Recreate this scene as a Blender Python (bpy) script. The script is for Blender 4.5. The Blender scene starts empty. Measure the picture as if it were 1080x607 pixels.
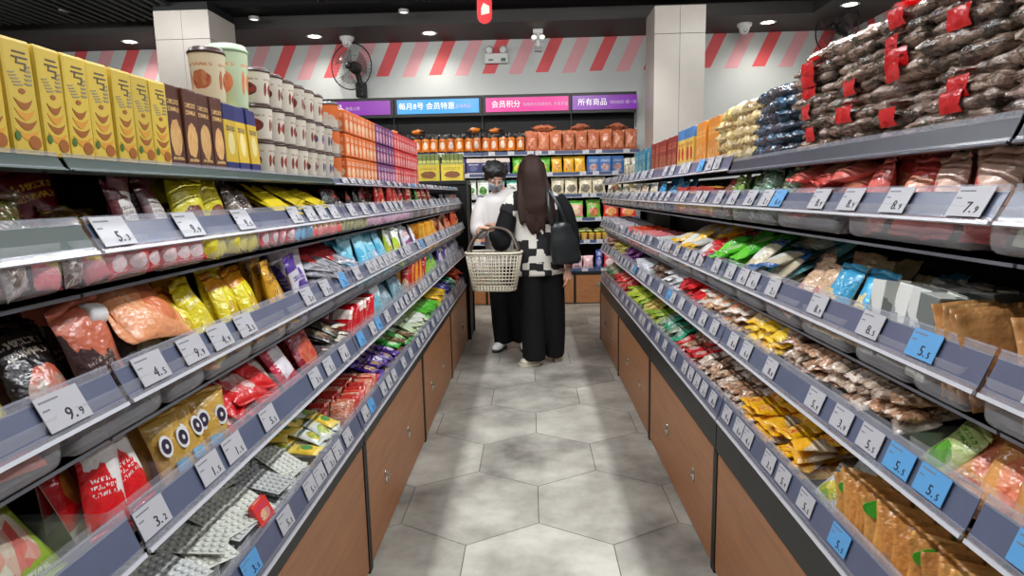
import bpy, bmesh, math, random
from mathutils import Vector, Matrix, Euler
PI = math.pi
R = math.radians
random.seed(7)
SC = bpy.context.scene
COL = SC.collection

# ------------------------------------------------------------------ camera, world, exposure
cam_d = bpy.data.cameras.new('camera')
cam_d.sensor_width = 36.0
cam_d.lens = 664.36 * 36 / 1080
cam_d.clip_start = 0.02
cam_o = bpy.data.objects.new('camera', cam_d)
COL.objects.link(cam_o)
yaw, pit, rol = R(-1.776), R(8.465), R(-1.192)
_d = Vector((math.sin(yaw) * math.cos(pit), math.cos(yaw) * math.cos(pit), -math.sin(pit)))
_r0 = Vector((math.cos(yaw), -math.sin(yaw), 0))
_u0 = _r0.cross(_d)
_r = _r0 * math.cos(rol) + _u0 * math.sin(rol)
_u = -_r0 * math.sin(rol) + _u0 * math.cos(rol)
cam_o.matrix_world = Matrix(((_r.x, _u.x, -_d.x, 0), (_r.y, _u.y, -_d.y, 0), (_r.z, _u.z, -_d.z, 1.40), (0, 0, 0, 1)))
SC.camera = cam_o
SC.view_settings.view_transform = 'Standard'
SC.view_settings.look = 'None'
SC.view_settings.gamma = 1
SC.view_settings.use_curve_mapping = False
SC.view_settings.exposure = 0.18
W = bpy.data.worlds.new('world')
SC.world = W
W.use_nodes = True
W.node_tree.nodes['Background'].inputs[0].default_value = (0.80, 0.86, 1.0, 1)
W.node_tree.nodes['Background'].inputs[1].default_value = 0.10


def area(name, loc, sx, sy, power, col=(1, .97, .93), rot=(0, 0, 0)):
    l = bpy.data.lights.new(name, 'AREA')
    l.shape = 'RECTANGLE'
    l.size, l.size_y, l.energy, l.color = sx, sy, power, col
    o = bpy.data.objects.new(name, l)
    COL.objects.link(o)
    o.location, o.rotation_euler = loc, rot
    return o


def spot(name, loc, target, power, deg=90, col=(1, .95, .88), rad=.05, blend=.6):
    l = bpy.data.lights.new(name, 'SPOT')
    l.energy, l.color, l.spot_size, l.spot_blend, l.shadow_soft_size = power, col, R(deg), blend, rad
    o = bpy.data.objects.new(name, l)
    COL.objects.link(o)
    o.location = loc
    o.rotation_euler = (Vector(target) - Vector(loc)).to_track_quat('-Z', 'Y').to_euler()
    return o


TUBES = [(sx * 1.0, y) for sx in (-1, 1) for y in (.1, 1.45, 2.8, 4.15)]
for sx, y in TUBES:
    area('tube_light', (sx, y, 3.285), .07, 1.25, 22 if y < 1 else 34, (.95, .97, 1.0))
for sx in (-2.7, 2.7):  # outer rows are added out of view to brighten columns and walls
    for y in (.1, 1.45, 2.8, 4.15):
        TUBES.append((sx, y))
        area('tube_light', (sx, y, 3.285), .07, 1.25, 13, (.95, .97, 1.0))
WALL_FILL = [-5.2, -3.7, -2.2, -.7, .8, 2.3]  # invented fill lamps, out of view, that brighten the back wall
for x in WALL_FILL:
    area('added_wall_fill', (x, 5.90, 3.31), .9, .10, 10, (1.0, .98, .95), (R(66), 0, 0))
SHELF_FILL = [(-1.9, 6.1), (-1.0, 6.1), (-.1, 6.1), (.8, 6.1)]  # spots added above the view to light the back shelves
for x, y in SHELF_FILL:
    spot('added_shelf_fill', (x, y, 3.22), (x, 7.95, 1.3), 60, 80)

# ------------------------------------------------------------------ material kit
MATS = {}


class NB:
    def __init__(s, name):
        s.m = bpy.data.materials.new(name)
        s.m.use_nodes = True
        s.t = s.m.node_tree
        s.p = s.t.nodes['Principled BSDF']
        s.out = s.t.nodes['Material Output']

    def n(s, ty, **k):
        o = s.t.nodes.new(ty)
        for a, b in k.items():
            setattr(o, a, b)
        return o

    def set(s, sock, v):
        if hasattr(v, 'links') or isinstance(v, bpy.types.NodeSocket):
            s.t.links.new(v, sock)
        else:
            sock.default_value = v

    def m_(s, op, a, b=0.0, c=0.0):
        o = s.n('ShaderNodeMath', operation=op)
        s.set(o.inputs[0], a)
        s.set(o.inputs[1], b)
        s.set(o.inputs[2], c)
        return o.outputs[0]

    def mix(s, f, a, b, blend='MIX'):
        o = s.n('ShaderNodeMix', data_type='RGBA', blend_type=blend)
        s.set(o.inputs[0], f)
        s.set(o.inputs[6], a if not isinstance(a, tuple) else (*a[:3], 1))
        s.set(o.inputs[7], b if not isinstance(b, tuple) else (*b[:3], 1))
        return o.outputs[2]

    def noise(s, vec, scale, detail=2, rough=.5):
        o = s.n('ShaderNodeTexNoise')
        o.inputs['Scale'].default_value = scale
        o.inputs['Detail'].default_value = detail
        o.inputs['Roughness'].default_value = rough
        if vec is not None:
            s.t.links.new(vec, o.inputs['Vector'])
        return o.outputs['Fac']

    def map(s, vec, scale=(1, 1, 1), loc=(0, 0, 0)):
        o = s.n('ShaderNodeMapping')
        o.inputs['Scale'].default_value = scale
        o.inputs['Location'].default_value = loc
        s.t.links.new(vec, o.inputs['Vector'])
        return o.outputs[0]

    def bump(s, h, strength=.3, dist=.01):
        o = s.n('ShaderNodeBump')
        o.inputs['Strength'].default_value = strength
        o.inputs['Distance'].default_value = dist
        s.t.links.new(h, o.inputs['Height'])
        s.t.links.new(o.outputs[0], s.p.inputs['Normal'])


def lin(c):
    return tuple((x / 255 / 12.92) if x / 255 <= .04045 else ((x / 255 + .055) / 1.055) ** 2.4 for x in c[:3])


def mat(name, rgb, rough=.5, metal=0, spec=.5, bump=None, emit=None, estr=0, var=0):
    """plain material; rgb given 0..255 sRGB"""
    if name in MATS:
        return MATS[name]
    b = NB(name)
    c = lin(rgb)
    b.p.inputs['Base Color'].default_value = (*c, 1)
    b.p.inputs['Roughness'].default_value = rough
    b.p.inputs['Metallic'].default_value = metal
    b.p.inputs['Specular IOR Level'].default_value = spec
    tc = b.n('ShaderNodeTexCoord')
    f = b.noise(tc.outputs['Object'], 9, 3)
    k = b.m_('MULTIPLY_ADD', f, var if var else .12, 1 - (var if var else .12) / 2)
    b.set(b.p.inputs['Base Color'], b.mix(1.0, c, b.comb(k) if False else _grey(b, k), 'MULTIPLY'))
    if bump:
        b.bump(b.noise(tc.outputs['Object'], bump[0], 3), bump[1], .01)
    if emit:
        b.p.inputs['Emission Color'].default_value = (*lin(emit), 1)
        b.p.inputs['Emission Strength'].default_value = estr
    MATS[name] = b.m
    return b.m


def _grey(b, k):
    o = b.n('ShaderNodeCombineColor')
    for i in range(3):
        b.set(o.inputs[i], k)
    return o.outputs[0]


def clear(name, rgb, alpha=.3, rough=.12):
    """clear plastic: mostly see-through with a glossy skin"""
    if name in MATS:
        return MATS[name]
    b = NB(name)
    b.p.inputs['Base Color'].default_value = (*lin(rgb), 1)
    b.p.inputs['Roughness'].default_value = rough
    b.p.inputs['Specular IOR Level'].default_value = .8
    tc = b.n('ShaderNodeTexCoord')
    f = b.noise(tc.outputs['Object'], 14, 2)
    b.set(b.p.inputs['Alpha'], b.m_('MULTIPLY_ADD', f, .16, alpha - .08))
    MATS[name] = b.m
    return b.m


def pkg(base, c2, c3, style='photo', rough=.32, bs=.35, txt=None, bscale=42):
    """printed packaging in the UVs of one packet; colours 0..255 sRGB"""
    key = (base, c2, c3, style, rough, bs, txt)
    if key in MATS:
        return MATS[key]
    b = NB('print_' + style)
    base, c2, c3 = lin(base), lin(c2), lin(c3)
    txt = lin(txt) if txt else c3
    tc = b.n('ShaderNodeTexCoord')
    oi = b.n('ShaderNodeObjectInfo')
    sep = b.n('ShaderNodeSeparateXYZ')
    b.t.links.new(tc.outputs['UV'], sep.inputs[0])
    u, v = sep.outputs[0], sep.outputs[1]
    off = b.n('ShaderNodeVectorMath', operation='ADD')
    b.t.links.new(tc.outputs['UV'], off.inputs[0])
    b.t.links.new(oi.outputs['Random'], off.inputs[1])
    uv = off.outputs[0]
    n1 = b.noise(uv, 3.5, 3)
    vor = b.n('ShaderNodeTexVoronoi')
    vor.inputs['Scale'].default_value = 9 if style != 'content' else 7
    b.t.links.new(uv, vor.inputs['Vector'])
    cell = b.n('ShaderNodeSeparateColor')
    b.t.links.new(vor.outputs['Color'], cell.inputs[0])

    def ell(cu, cv, ru, rv, wob=.7):
        a = b.m_('POWER', b.m_('ABSOLUTE', b.m_('DIVIDE', b.m_('SUBTRACT', u, cu), ru)), 2.0)
        c = b.m_('POWER', b.m_('ABSOLUTE', b.m_('DIVIDE', b.m_('SUBTRACT', v, cv), rv)), 2.0)
        r = b.m_('ADD', b.m_('ADD', a, c), b.m_('MULTIPLY', b.m_('SUBTRACT', n1, .5), wob * 2))
        return b.m_('LESS_THAN', r, 1.0)

    def rng(x, lo, hi):
        return b.m_('MULTIPLY', b.m_('GREATER_THAN', x, lo), b.m_('LESS_THAN', x, hi))

    def text(lo, hi, rows, dens=.5, us=16):
        vv = b.m_('DIVIDE', b.m_('SUBTRACT', v, lo), hi - lo)
        fr = b.m_('FRACT', b.m_('MULTIPLY', vv, rows))
        row = rng(fr, .18, .8)
        zone = b.m_('MULTIPLY', rng(v, lo, hi), rng(u, .14, .86))
        nn = b.noise(b.map(tc.outputs['UV'], (us, us * .8, 1)), 1.3, 1)
        return b.m_('MULTIPLY', b.m_('MULTIPLY', row, zone), b.m_('GREATER_THAN', nn, dens))

    mott = b.mix(cell.outputs[0], c2, c3)
    dark = b.mix(b.m_('MULTIPLY', b.m_('LESS_THAN', cell.outputs[1], .3), .55), mott, (.10, .05, .03))
    if style == 'photo':
        col = b.mix(ell(.5, .36, .36, .22), base, mott)
        col = b.mix(text(.66, .84, 2, .5, 21), col, txt)
        col = b.mix(text(.08, .14, 1, .5, 30), col, txt)
    elif style == 'band':
        col = b.mix(b.m_('GREATER_THAN', v, .76), base, c2)
        col = b.mix(b.m_('LESS_THAN', v, .14), col, c2)
        col = b.mix(ell(.5, .42, .26, .17, .4), col, c3)
        col = b.mix(text(.58, .70, 1, .48, 20), col, txt)
    elif style == 'content':
        col = b.mix(b.m_('GREATER_THAN', n1, .40), base, dark)
        col = b.mix(text(.55, .75, 1, .56, 12), col, txt)
    elif style == 'split':
        s_ = b.m_('ADD', b.m_('MULTIPLY', u, .5), v)
        s_ = b.m_('ADD', s_, b.m_('MULTIPLY', b.m_('SUBTRACT', n1, .5), .5))
        col = b.mix(b.m_('GREATER_THAN', s_, .78), base, c2)
        col = b.mix(text(.36, .54, 3, .54, 26), col, txt)
    elif style == 'window':
        col = b.mix(b.m_('MULTIPLY', rng(u, .2, .8), rng(v, .22, .72)), base, c2)
        col = b.mix(text(.3, .66, 6, .5, 26), col, c3)
    elif style == 'mark':
        col = b.mix(ell(.5, .45, .30, .20, .5), base, mott)
        col = b.mix(text(.70, .80, 1, .5, 20), col, txt)
    elif style == 'streak':
        st = b.noise(b.map(uv, (1.2, 14, 1)), 2.2, 3, .7)
        col = b.mix(b.m_('SMOOTH_MIN', 1.0, b.m_('MULTIPLY', st, 1.35), .1), base, c2)
        col = b.mix(b.m_('GREATER_THAN', st, .56), col, c3)
    else:
        col = b.mix(b.m_('MULTIPLY', n1, .35), base, c2)
    tint = b.m_('MULTIPLY_ADD', oi.outputs['Random'], .26, .84)
    col = b.mix(1.0, col, _grey(b, tint), 'MULTIPLY')
    b.set(b.p.inputs['Base Color'], col)
    b.p.inputs['Roughness'].default_value = rough
    b.p.inputs['Specular IOR Level'].default_value = .7
    if bs:
        b.bump(b.noise(tc.outputs['Object'], bscale, 2, .6), bs, .012)
    MATS[key] = b.m
    return b.m


# ------------------------------------------------------------------ mesh kit
def new_mesh(name, bm, mats, smooth=False):
    me = bpy.data.meshes.new(name)
    bm.normal_update()
    bm.to_mesh(me)
    bm.free()
    for m in (mats if isinstance(mats, (list, tuple)) else [mats]):
        me.materials.append(m)
    if smooth:
        me.polygons.foreach_set('use_smooth', [True] * len(me.polygons))
    return me


def link(name, me, parent=None, loc=None, rot=None):
    o = bpy.data.objects.new(name, me)
    COL.objects.link(o)
    if parent is not None:
        o.parent = parent
    if loc is not None:
        o.location = loc
    if rot is not None:
        o.rotation_euler = rot
    return o


def obj(name, bm, mats, parent=None, smooth=False, loc=None, rot=None):
    return link(name, new_mesh(name, bm, mats, smooth), parent, loc, rot)


def tag(o, label, cat, group=None, kind=None):
    if label:
        o['label'] = label
    if cat:
        o['category'] = cat
    if group:
        o['group'] = group
    if kind:
        o['kind'] = kind
    return o


def struct(o):
    o['kind'] = 'structure'
    return o


def empty(name, loc=(0, 0, 0), rot=(0, 0, 0)):
    o = bpy.data.objects.new(name, None)
    COL.objects.link(o)
    o.location, o.rotation_euler = loc, rot
    o.empty_display_size = .05
    return o


def box(bm, x0, y0, z0, x1, y1, z1, mi=0, bev=0, mat4=None):
    t = bmesh.new()
    bmesh.ops.create_cube(t, size=1)
    uvl = t.loops.layers.uv.new('UVMap')
    for v in t.verts:
        v.co = Vector(((v.co.x + .5) * (x1 - x0) + x0, (v.co.y + .5) * (y1 - y0) + y0, (v.co.z + .5) * (z1 - z0) + z0))
    for f in t.faces:
        f.normal_update()
        n = f.normal
        for l in f.loops:
            c = l.vert.co
            fx, fy, fz = (c.x - x0) / (x1 - x0), (c.y - y0) / (y1 - y0), (c.z - z0) / (z1 - z0)
            if abs(n.x) > .5:
                l[uvl].uv = (fy if n.x > 0 else 1 - fy, fz)
            elif abs(n.y) > .5:
                l[uvl].uv = (fx if n.y < 0 else 1 - fx, fz)
            else:
                l[uvl].uv = (fx, fy)
    if bev:
        bmesh.ops.bevel(t, geom=t.edges[:], offset=bev, segments=2, affect='EDGES', profile=.6)
    for f in t.faces:
        f.material_index = mi
    join(bm, t, mat4)


def join(bm, t, mat4=None):
    if mat4 is not None:
        t.transform(mat4)
    me = bpy.data.meshes.new('tmp')
    t.to_mesh(me)
    t.free()
    if not bm.loops.layers.uv:
        bm.loops.layers.uv.new('UVMap')
    bm.from_mesh(me)
    bpy.data.meshes.remove(me)


def lathe(bm, prof, n=20, mi=0, mat4=None, cap=True):
    """prof: [(r,z)] bottom to top"""
    t = bmesh.new()
    uvl = t.loops.layers.uv.new('UVMap')
    rings = []
    for r, z in prof:
        rings.append([t.verts.new((r * math.cos(2 * PI * i / n), r * math.sin(2 * PI * i / n), z)) for i in range(n)])
    z0, z1 = prof[0][1], prof[-1][1]
    for k in range(len(rings) - 1):
        for i in range(n):
            f = t.faces.new((rings[k][i], rings[k][(i + 1) % n], rings[k + 1][(i + 1) % n], rings[k + 1][i]))
            f.smooth = True
            f.material_index = mi
            for l, (ii, kk) in zip(f.loops, ((i, k), (i + 1, k), (i + 1, k + 1), (i, k + 1))):
                l[uvl].uv = ((ii / n * 3) % 1.0001, (prof[kk][1] - z0) / max(z1 - z0, 1e-6))
    if cap:
        for rr, fl in ((rings[0], True), (rings[-1], False)):
            f = t.faces.new(rr[::-1] if fl else rr)
            f.material_index = mi
    join(bm, t, mat4)


def tube(bm, pts, rad, n=8, mi=0, closed=False, cap=True, flat=1.0):
    """tube along points; rad float or list; smooth"""
    pts = [Vector(p) for p in pts]
    rads = rad if isinstance(rad, (list, tuple)) else [rad] * len(pts)
    if not bm.loops.layers.uv:
        bm.loops.layers.uv.new('UVMap')
    rings = []
    N = len(pts)
    up = None
    for i, p in enumerate(pts):
        a = pts[(i - 1) % N] if (closed or i > 0) else p
        c = pts[(i + 1) % N] if (closed or i < N - 1) else p
        d = (c - a)
        d = d.normalized() if d.length > 1e-9 else Vector((0, 0, 1))
        if up is None:
            up = Vector((0, 0, 1)) if abs(d.z) < .9 else Vector((0, 1, 0))
        s = d.cross(up)
        if s.length < 1e-4:
            s = d.cross(Vector((1, 0, 0)))
        s.normalize()
        up = s.cross(d).normalized()
        rr = rads[i]
        rx, ry = rr if isinstance(rr, tuple) else (rr, rr * flat)
        rings.append([bm.verts.new(p + s * math.cos(2 * PI * k / n) * rx + up * math.sin(2 * PI * k / n) * ry) for k in range(n)])
    for i in range(N if closed else N - 1):
        a, c = rings[i], rings[(i + 1) % N]
        for k in range(n):
            f = bm.faces.new((a[k], c[k], c[(k + 1) % n], a[(k + 1) % n]))
            f.smooth = True
            f.material_index = mi
    if cap and not closed:
        for rr in (rings[0], rings[-1][::-1]):
            f = bm.faces.new(rr)
            f.material_index = mi


def smooth_path(pts, rads, per=4):
    """Catmull-Rom resample of joints and radii (radii may be tuples)"""
    P = [Vector(p) for p in pts]
    Q = [Vector(r) if isinstance(r, tuple) else Vector((r, r)) for r in rads]
    op, orr = [], []
    for i in range(len(P) - 1):
        p0, p1, p2, p3 = P[max(i - 1, 0)], P[i], P[i + 1], P[min(i + 2, len(P) - 1)]
        q1, q2 = Q[i], Q[i + 1]
        for k in range(per):
            t = k / per
            op.append(.5 * ((2 * p1) + (p2 - p0) * t + (2 * p0 - 5 * p1 + 4 * p2 - p3) * t * t + (3 * p1 - p0 - 3 * p2 + p3) * t ** 3))
            tt = t * t * (3 - 2 * t)
            q = q1.lerp(q2, tt)
            orr.append((q[0], q[1]))
    op.append(P[-1])
    orr.append((Q[-1][0], Q[-1][1]))
    return op, orr


_txt = {}


def text_bm(bm, s, size, M, mi=0, ext=.0006, align='CENTER'):
    """lettering as thin solid glyphs, transformed by M (x right, y up, z normal)"""
    if (s, align) not in _txt:
        cu = bpy.data.curves.new('lettering', 'FONT')
        cu.body = s
        cu.align_x = align
        cu.align_y = 'CENTER'
        cu.resolution_u = 2
        cu.extrude = .01
        o = bpy.data.objects.new('lettering', cu)
        me = bpy.data.meshes.new_from_object(o)
        bpy.data.objects.remove(o)
        _txt[(s, align)] = me
    t = bmesh.new()
    t.from_mesh(_txt[(s, align)])
    for f in t.faces:
        f.material_index = mi
    for v in t.verts:
        v.co.z = v.co.z / .01 * ext
        v.co.x *= size
        v.co.y *= size
    t.transform(M)
    me = bpy.data.meshes.new('tmp')
    t.to_mesh(me)
    t.free()
    if not bm.loops.layers.uv:
        bm.loops.layers.uv.new('UVMap')
    bm.from_mesh(me)
    bpy.data.meshes.remove(me)


def frame(ex, ey, o):
    ex, ey = Vector(ex).normalized(), Vector(ey).normalized()
    ez = ex.cross(ey)
    M = Matrix((ex, ey, ez)).transposed().to_4x4()
    M.translation = Vector(o)
    return M


# ------------------------------------------------------------------ common materials
M_black = mat('black_metal', (22, 22, 24), .45, 0, .4)
M_dark = mat('dark_panel', (16, 16, 17), .6, 0, .3)
M_steel = mat('grey_shelf_metal', (120, 124, 132), .4, .3)
M_rail = clear('clear_rail_plastic', (196, 198, 210), .20, .15)
M_back = mat('blue_grey_rail_insert', (92, 99, 122), .3, 0, .5, var=.4)
M_backg = mat('green_rail_insert', (44, 62, 54), .4, 0, .3)
M_lip = mat('white_plastic_lip', (205, 206, 212), .3, 0, .6)
M_tag = mat('grey_white_tag', (186, 186, 190), .45, 0, .5)
M_tagb = mat('blue_tag', (92, 160, 214), .45, 0, .5)
M_ink = mat('dark_ink', (38, 38, 44), .6)
M_tray = clear('clear_tray_plastic', (226, 226, 230), .22, .1)
M_white = mat('white_plastic', (222, 222, 220), .4)
M_chrome = mat('chrome', (190, 190, 186), .25, .9)


def wood_mat():
    b = NB('walnut_panel')
    tc = b.n('ShaderNodeTexCoord')
    st = b.noise(b.map(tc.outputs['Object'], (3, .9, 14)), 4, 5, .65)
    f = b.noise(b.map(tc.outputs['Object'], (20, 2.2, 60)), 5, 3, .6)
    c = b.mix(st, lin((126, 76, 42)), lin((196, 134, 84)))
    c = b.mix(b.m_('MULTIPLY', f, .35), c, lin((88, 56, 36)))
    b.set(b.p.inputs['Base Color'], c)
    b.p.inputs['Roughness'].default_value = .42
    b.bump(f, .06)
    return b.m


M_wood = wood_mat()


def wall_mat(name, axis):
    b = NB(name)
    tc = b.n('ShaderNodeTexCoord')
    s = b.n('ShaderNodeSeparateXYZ')
    b.t.links.new(tc.outputs['Object'], s.inputs[0])
    h = s.outputs[axis]
    z = s.outputs[2]
    # slanted stripes, pitch .69 m, top leaning right, only in the upper band of the wall
    a = b.m_('SUBTRACT', h, b.m_('MULTIPLY', b.m_('SUBTRACT', z, 2.945), .48))
    ph = b.m_('FRACT', b.m_('ADD', b.m_('DIVIDE', a, .69), 20 + 1.2 / .69 + .12))
    red = b.m_('MULTIPLY', b.m_('LESS_THAN', ph, .24), b.m_('GREATER_THAN', z, 2.945))
    p2 = b.m_('FRACT', b.m_('ADD', ph, .5))
    pk = b.m_('MULTIPLY', b.m_('LESS_THAN', p2, .25), b.m_('GREATER_THAN', z, 2.93))
    g = b.noise(tc.outputs['Object'], 1.3, 3)
    base = b.mix(g, lin((196, 201, 200)), lin((214, 217, 214)))
    c = b.mix(b.m_('MULTIPLY', pk, .8), base, lin((240, 158, 168)))
    c = b.mix(b.m_('MULTIPLY', red, .95), c, lin((232, 78, 84)))
    b.set(b.p.inputs['Base Color'], c)
    b.p.inputs['Roughness'].default_value = .55
    return b.m


# ------------------------------------------------------------------ room
YB = 8.45


def floor():
    s, x0, y0 = .344, .016, 2.533 - .344
    bm = bmesh.new()
    bm.loops.layers.uv.new('UVMap')
    at = bm.faces.layers.float.new('tone')
    px, py = math.sqrt(3) * s, 1.5 * s
    rnd = random.Random(3)
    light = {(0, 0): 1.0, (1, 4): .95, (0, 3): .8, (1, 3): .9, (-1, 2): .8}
    for j in range(-8, 14):
        for i in range(-12, 10):
            cx = x0 + i * px + (px / 2 if j % 2 else 0)
            cy = y0 + j * py
            if not (-6.6 < cx < 4.3 and -1.6 < cy < YB + .3):
                continue
            vs = [bm.verts.new((cx + (s - .0022) * math.sin(k * PI / 3), cy + (s - .0018) * math.cos(k * PI / 3), 0)) for k in range(6)][::-1]
            f = bm.faces.new(vs)
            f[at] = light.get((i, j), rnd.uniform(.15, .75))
    vs = [bm.verts.new(p) for p in ((-7, -2, -.003), (4.6, -2, -.003), (4.6, YB + .5, -.003), (-7, YB + .5, -.003))]
    f = bm.faces.new(vs)
    f.material_index = 1
    b = NB('stone_floor_tile')
    tc = b.n('ShaderNodeTexCoord')
    a = b.n('ShaderNodeAttribute', attribute_name='tone')
    n1 = b.noise(tc.outputs['Object'], 2.6, 5, .62)
    n2 = b.noise(b.map(tc.outputs['Object'], (1, 1.8, 1)), 11, 4, .6)
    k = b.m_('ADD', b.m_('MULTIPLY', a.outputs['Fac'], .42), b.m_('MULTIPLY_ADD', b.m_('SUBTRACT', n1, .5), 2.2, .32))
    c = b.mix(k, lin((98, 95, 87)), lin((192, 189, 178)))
    c = b.mix(b.m_('MULTIPLY', n2, .3), c, lin((116, 113, 104)))
    b.set(b.p.inputs['Base Color'], c)
    b.set(b.p.inputs['Roughness'], b.m_('MULTIPLY_ADD', n2, .3, .24))
    b.bump(n2, .05)
    o = obj('floor', bm, [b.m, mat('grout', (84, 82, 76), .9)])
    struct(o)


floor()
bm = bmesh.new(); box(bm, -6.6, YB, 0, 4.17, YB + .1, 3.9)
struct(obj('wall_back', bm, wall_mat('striped_wall_paint', 0)))
bm = bmesh.new(); box(bm, 4.07, -1.6, 0, 4.17, YB, 3.9)
struct(obj('wall_right', bm, wall_mat('striped_wall_paint_side', 1)))
bm = bmesh.new(); box(bm, -6.7, -1.6, 0, -6.6, YB, 3.9)
struct(obj('wall_left', bm, mat('grey_wall_paint', (120, 120, 120), .8)))
bm = bmesh.new(); box(bm, -6.7, -1.7, 0, 4.17, -1.6, 3.9)
struct(obj('wall_front', bm, mat('grey_wall_paint', (120, 120, 120), .8)))
bm = bmesh.new(); box(bm, -6.7, -1.7, 3.5, 4.17, 8.6, 3.6)
for k in range(9):   # open ceiling joists and ducts painted black
    box(bm, -6.6, -1 + k * 1.0, 3.44, 4.07, -.94 + k * 1.0, 3.5, 0)
for k in range(26):
    box(bm, -6.5 + k * .11, 5.9, 3.40, -6.46 + k * .11, 7.3, 3.44, 1)
struct(obj('ceiling', bm, [mat('black_ceiling_paint', (10, 10, 11), .85, 0, .2), mat('dark_green_duct', (22, 25, 22), .7)]))
bm = bmesh.new()
box(bm, -6.6, 7.62, 3.36, 4.07, YB, 3.5)
box(bm, 3.24, -1.6, 3.36, 4.07, 7.62, 3.5)
struct(obj('trim_1', bm, mat('grey_brown_soffit', (46, 43, 41), .6)))


def column(x0, x1, y0, y1, nm):
    bm = bmesh.new()
    box(bm, x0 + .004, y0 + .004, 0, x1 - .004, y1 - .004, 3.36 if y1 > 7.62 else 3.44, 1)
    for za, zb in ((0, 3.07), (3.074, 3.36)):
        xm = (x0 + x1) / 2
        box(bm, x0, y0, za, xm - .0015, y1, zb, 0, .002)
        box(bm, xm + .0015, y0, za, x1, y1, zb, 0, .002)
    struct(obj(nm, bm, [mat('column_cladding', (178, 172, 164), .38, 0, .4), M_dark]))


column(-3.89, -3.31, 6.8, 7.4, 'column_left')
column(1.37, 1.915, 7.15, 7.66, 'column_right')

# ------------------------------------------------------------------ gondola shelving
XF = {-1: .625, 1: .66}
ZB = {-1: [.548, .842, 1.093, 1.325], 1: [.582, .861, 1.092, 1.343]}     # lower edge of each price rail
RH = {-1: [.085, .076, .060, .052], 1: [.095, .076, .068, .054]}
WT = {-1: .497, 1: .462}     # top of the walnut panel
FLOORZ = {-1: [.563, .854, 1.052, 1.281, 1.467], 1: [.597, .873, 1.050, 1.302, 1.487]}
SEAMS = [-.35, .92, 2.19, 3.46, 4.73, 5.98]
DEPTH = .42
SIDE = {-1: 'left', 1: 'right'}
BAYN = ['nearest', 'second', 'third', 'fourth', 'farthest']
SHN = ['bottom', 'second', 'third', 'fourth', 'top']
rt = random.Random(11)
_tagcache = {}


def tag_mesh(s, blue, w=.078, big=True):
    key = (s, blue)
    if key not in _tagcache:
        bm = bmesh.new()
        h = .05
        box(bm, -w / 2, -h / 2, 0, w / 2, h / 2, .0012, 0)
        a, c = s.split('.')
        text_bm(bm, a + '.', .026, Matrix.Translation((.006, -.011, .0014)), 1)
        text_bm(bm, c, .016, Matrix.Translation((.024, -.014, .0014)), 1)
        for k, ww in ((0, .034), (1, .012)):
            box(bm, -.034, .016 - k * .012, .0012, -.034 + ww, .0185 - k * .012, .0016, 2)
        _tagcache[key] = new_mesh('price_tag', bm, [M_tagb if blue else M_tag, M_ink, mat('faint_ink', (120, 120, 128), .6)])
    return _tagcache[key]


def rail_geo(s, k, b_=0):
    """bottom and top of the rail front: (x,z),(x,z)"""
    if k == 4:
        return ((.676, 1.446), (.690, 1.471)) if s < 0 else (((.676, 1.456), (.694, 1.500)) if b_ < 2 else ((.676, 1.466), (.696, 1.522)))
    dx = .018 if (s < 0 and k == 3) else 0
    return ((XF[s] + dx, ZB[s][k]), (XF[s] + dx + .028, ZB[s][k] + RH[s][k]))


TAGS = {  # (side, shelf): list of (Y centre, text, blue)
    (-1, 3): [(.97, '5.3', 0), (1.19, '9.9', 0), (1.42, '9.5', 0)],
    (-1, 2): [(.62, '9.9', 0), (.80, '9.9', 0), (1.0, '4.5', 0), (1.13, '9.9', 0), (1.235, '4.9', 0), (1.35, '3.5', 0)],
    (-1, 1): [(.68, '3.5', 0), (.96, '3.2', 0), (1.15, '1.5', 0), (1.25, '1.5', 0), (1.43, '5.5', 0)],
    (-1, 0): [(1.02, '3.6', 0), (1.28, '3.5', 1), (1.48, '5.2', 0), (1.66, '5.5', 0)],
    (1, 3): [(.985, '7.9', 0), (1.18, '8.9', 0), (1.345, '8.9', 0), (1.49, '8.9', 0)],
    (1, 2): [(.80, '8.9', 0), (1.07, '5.5', 1), (1.24, '8.5', 0), (1.47, '8.9', 0)],
    (1, 1): [(.80, '5.5', 1), (1.02, '5.5', 1), (1.115, '5.5', 1), (1.215, '5.5', 0), (1.33, '3.9', 0), (1.46, '5.9', 0)],
    (1, 0): [(1.31, '5.5', 1), (1.48, '5.5', 0), (1.62, '5.9', 0)],
}


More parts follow.
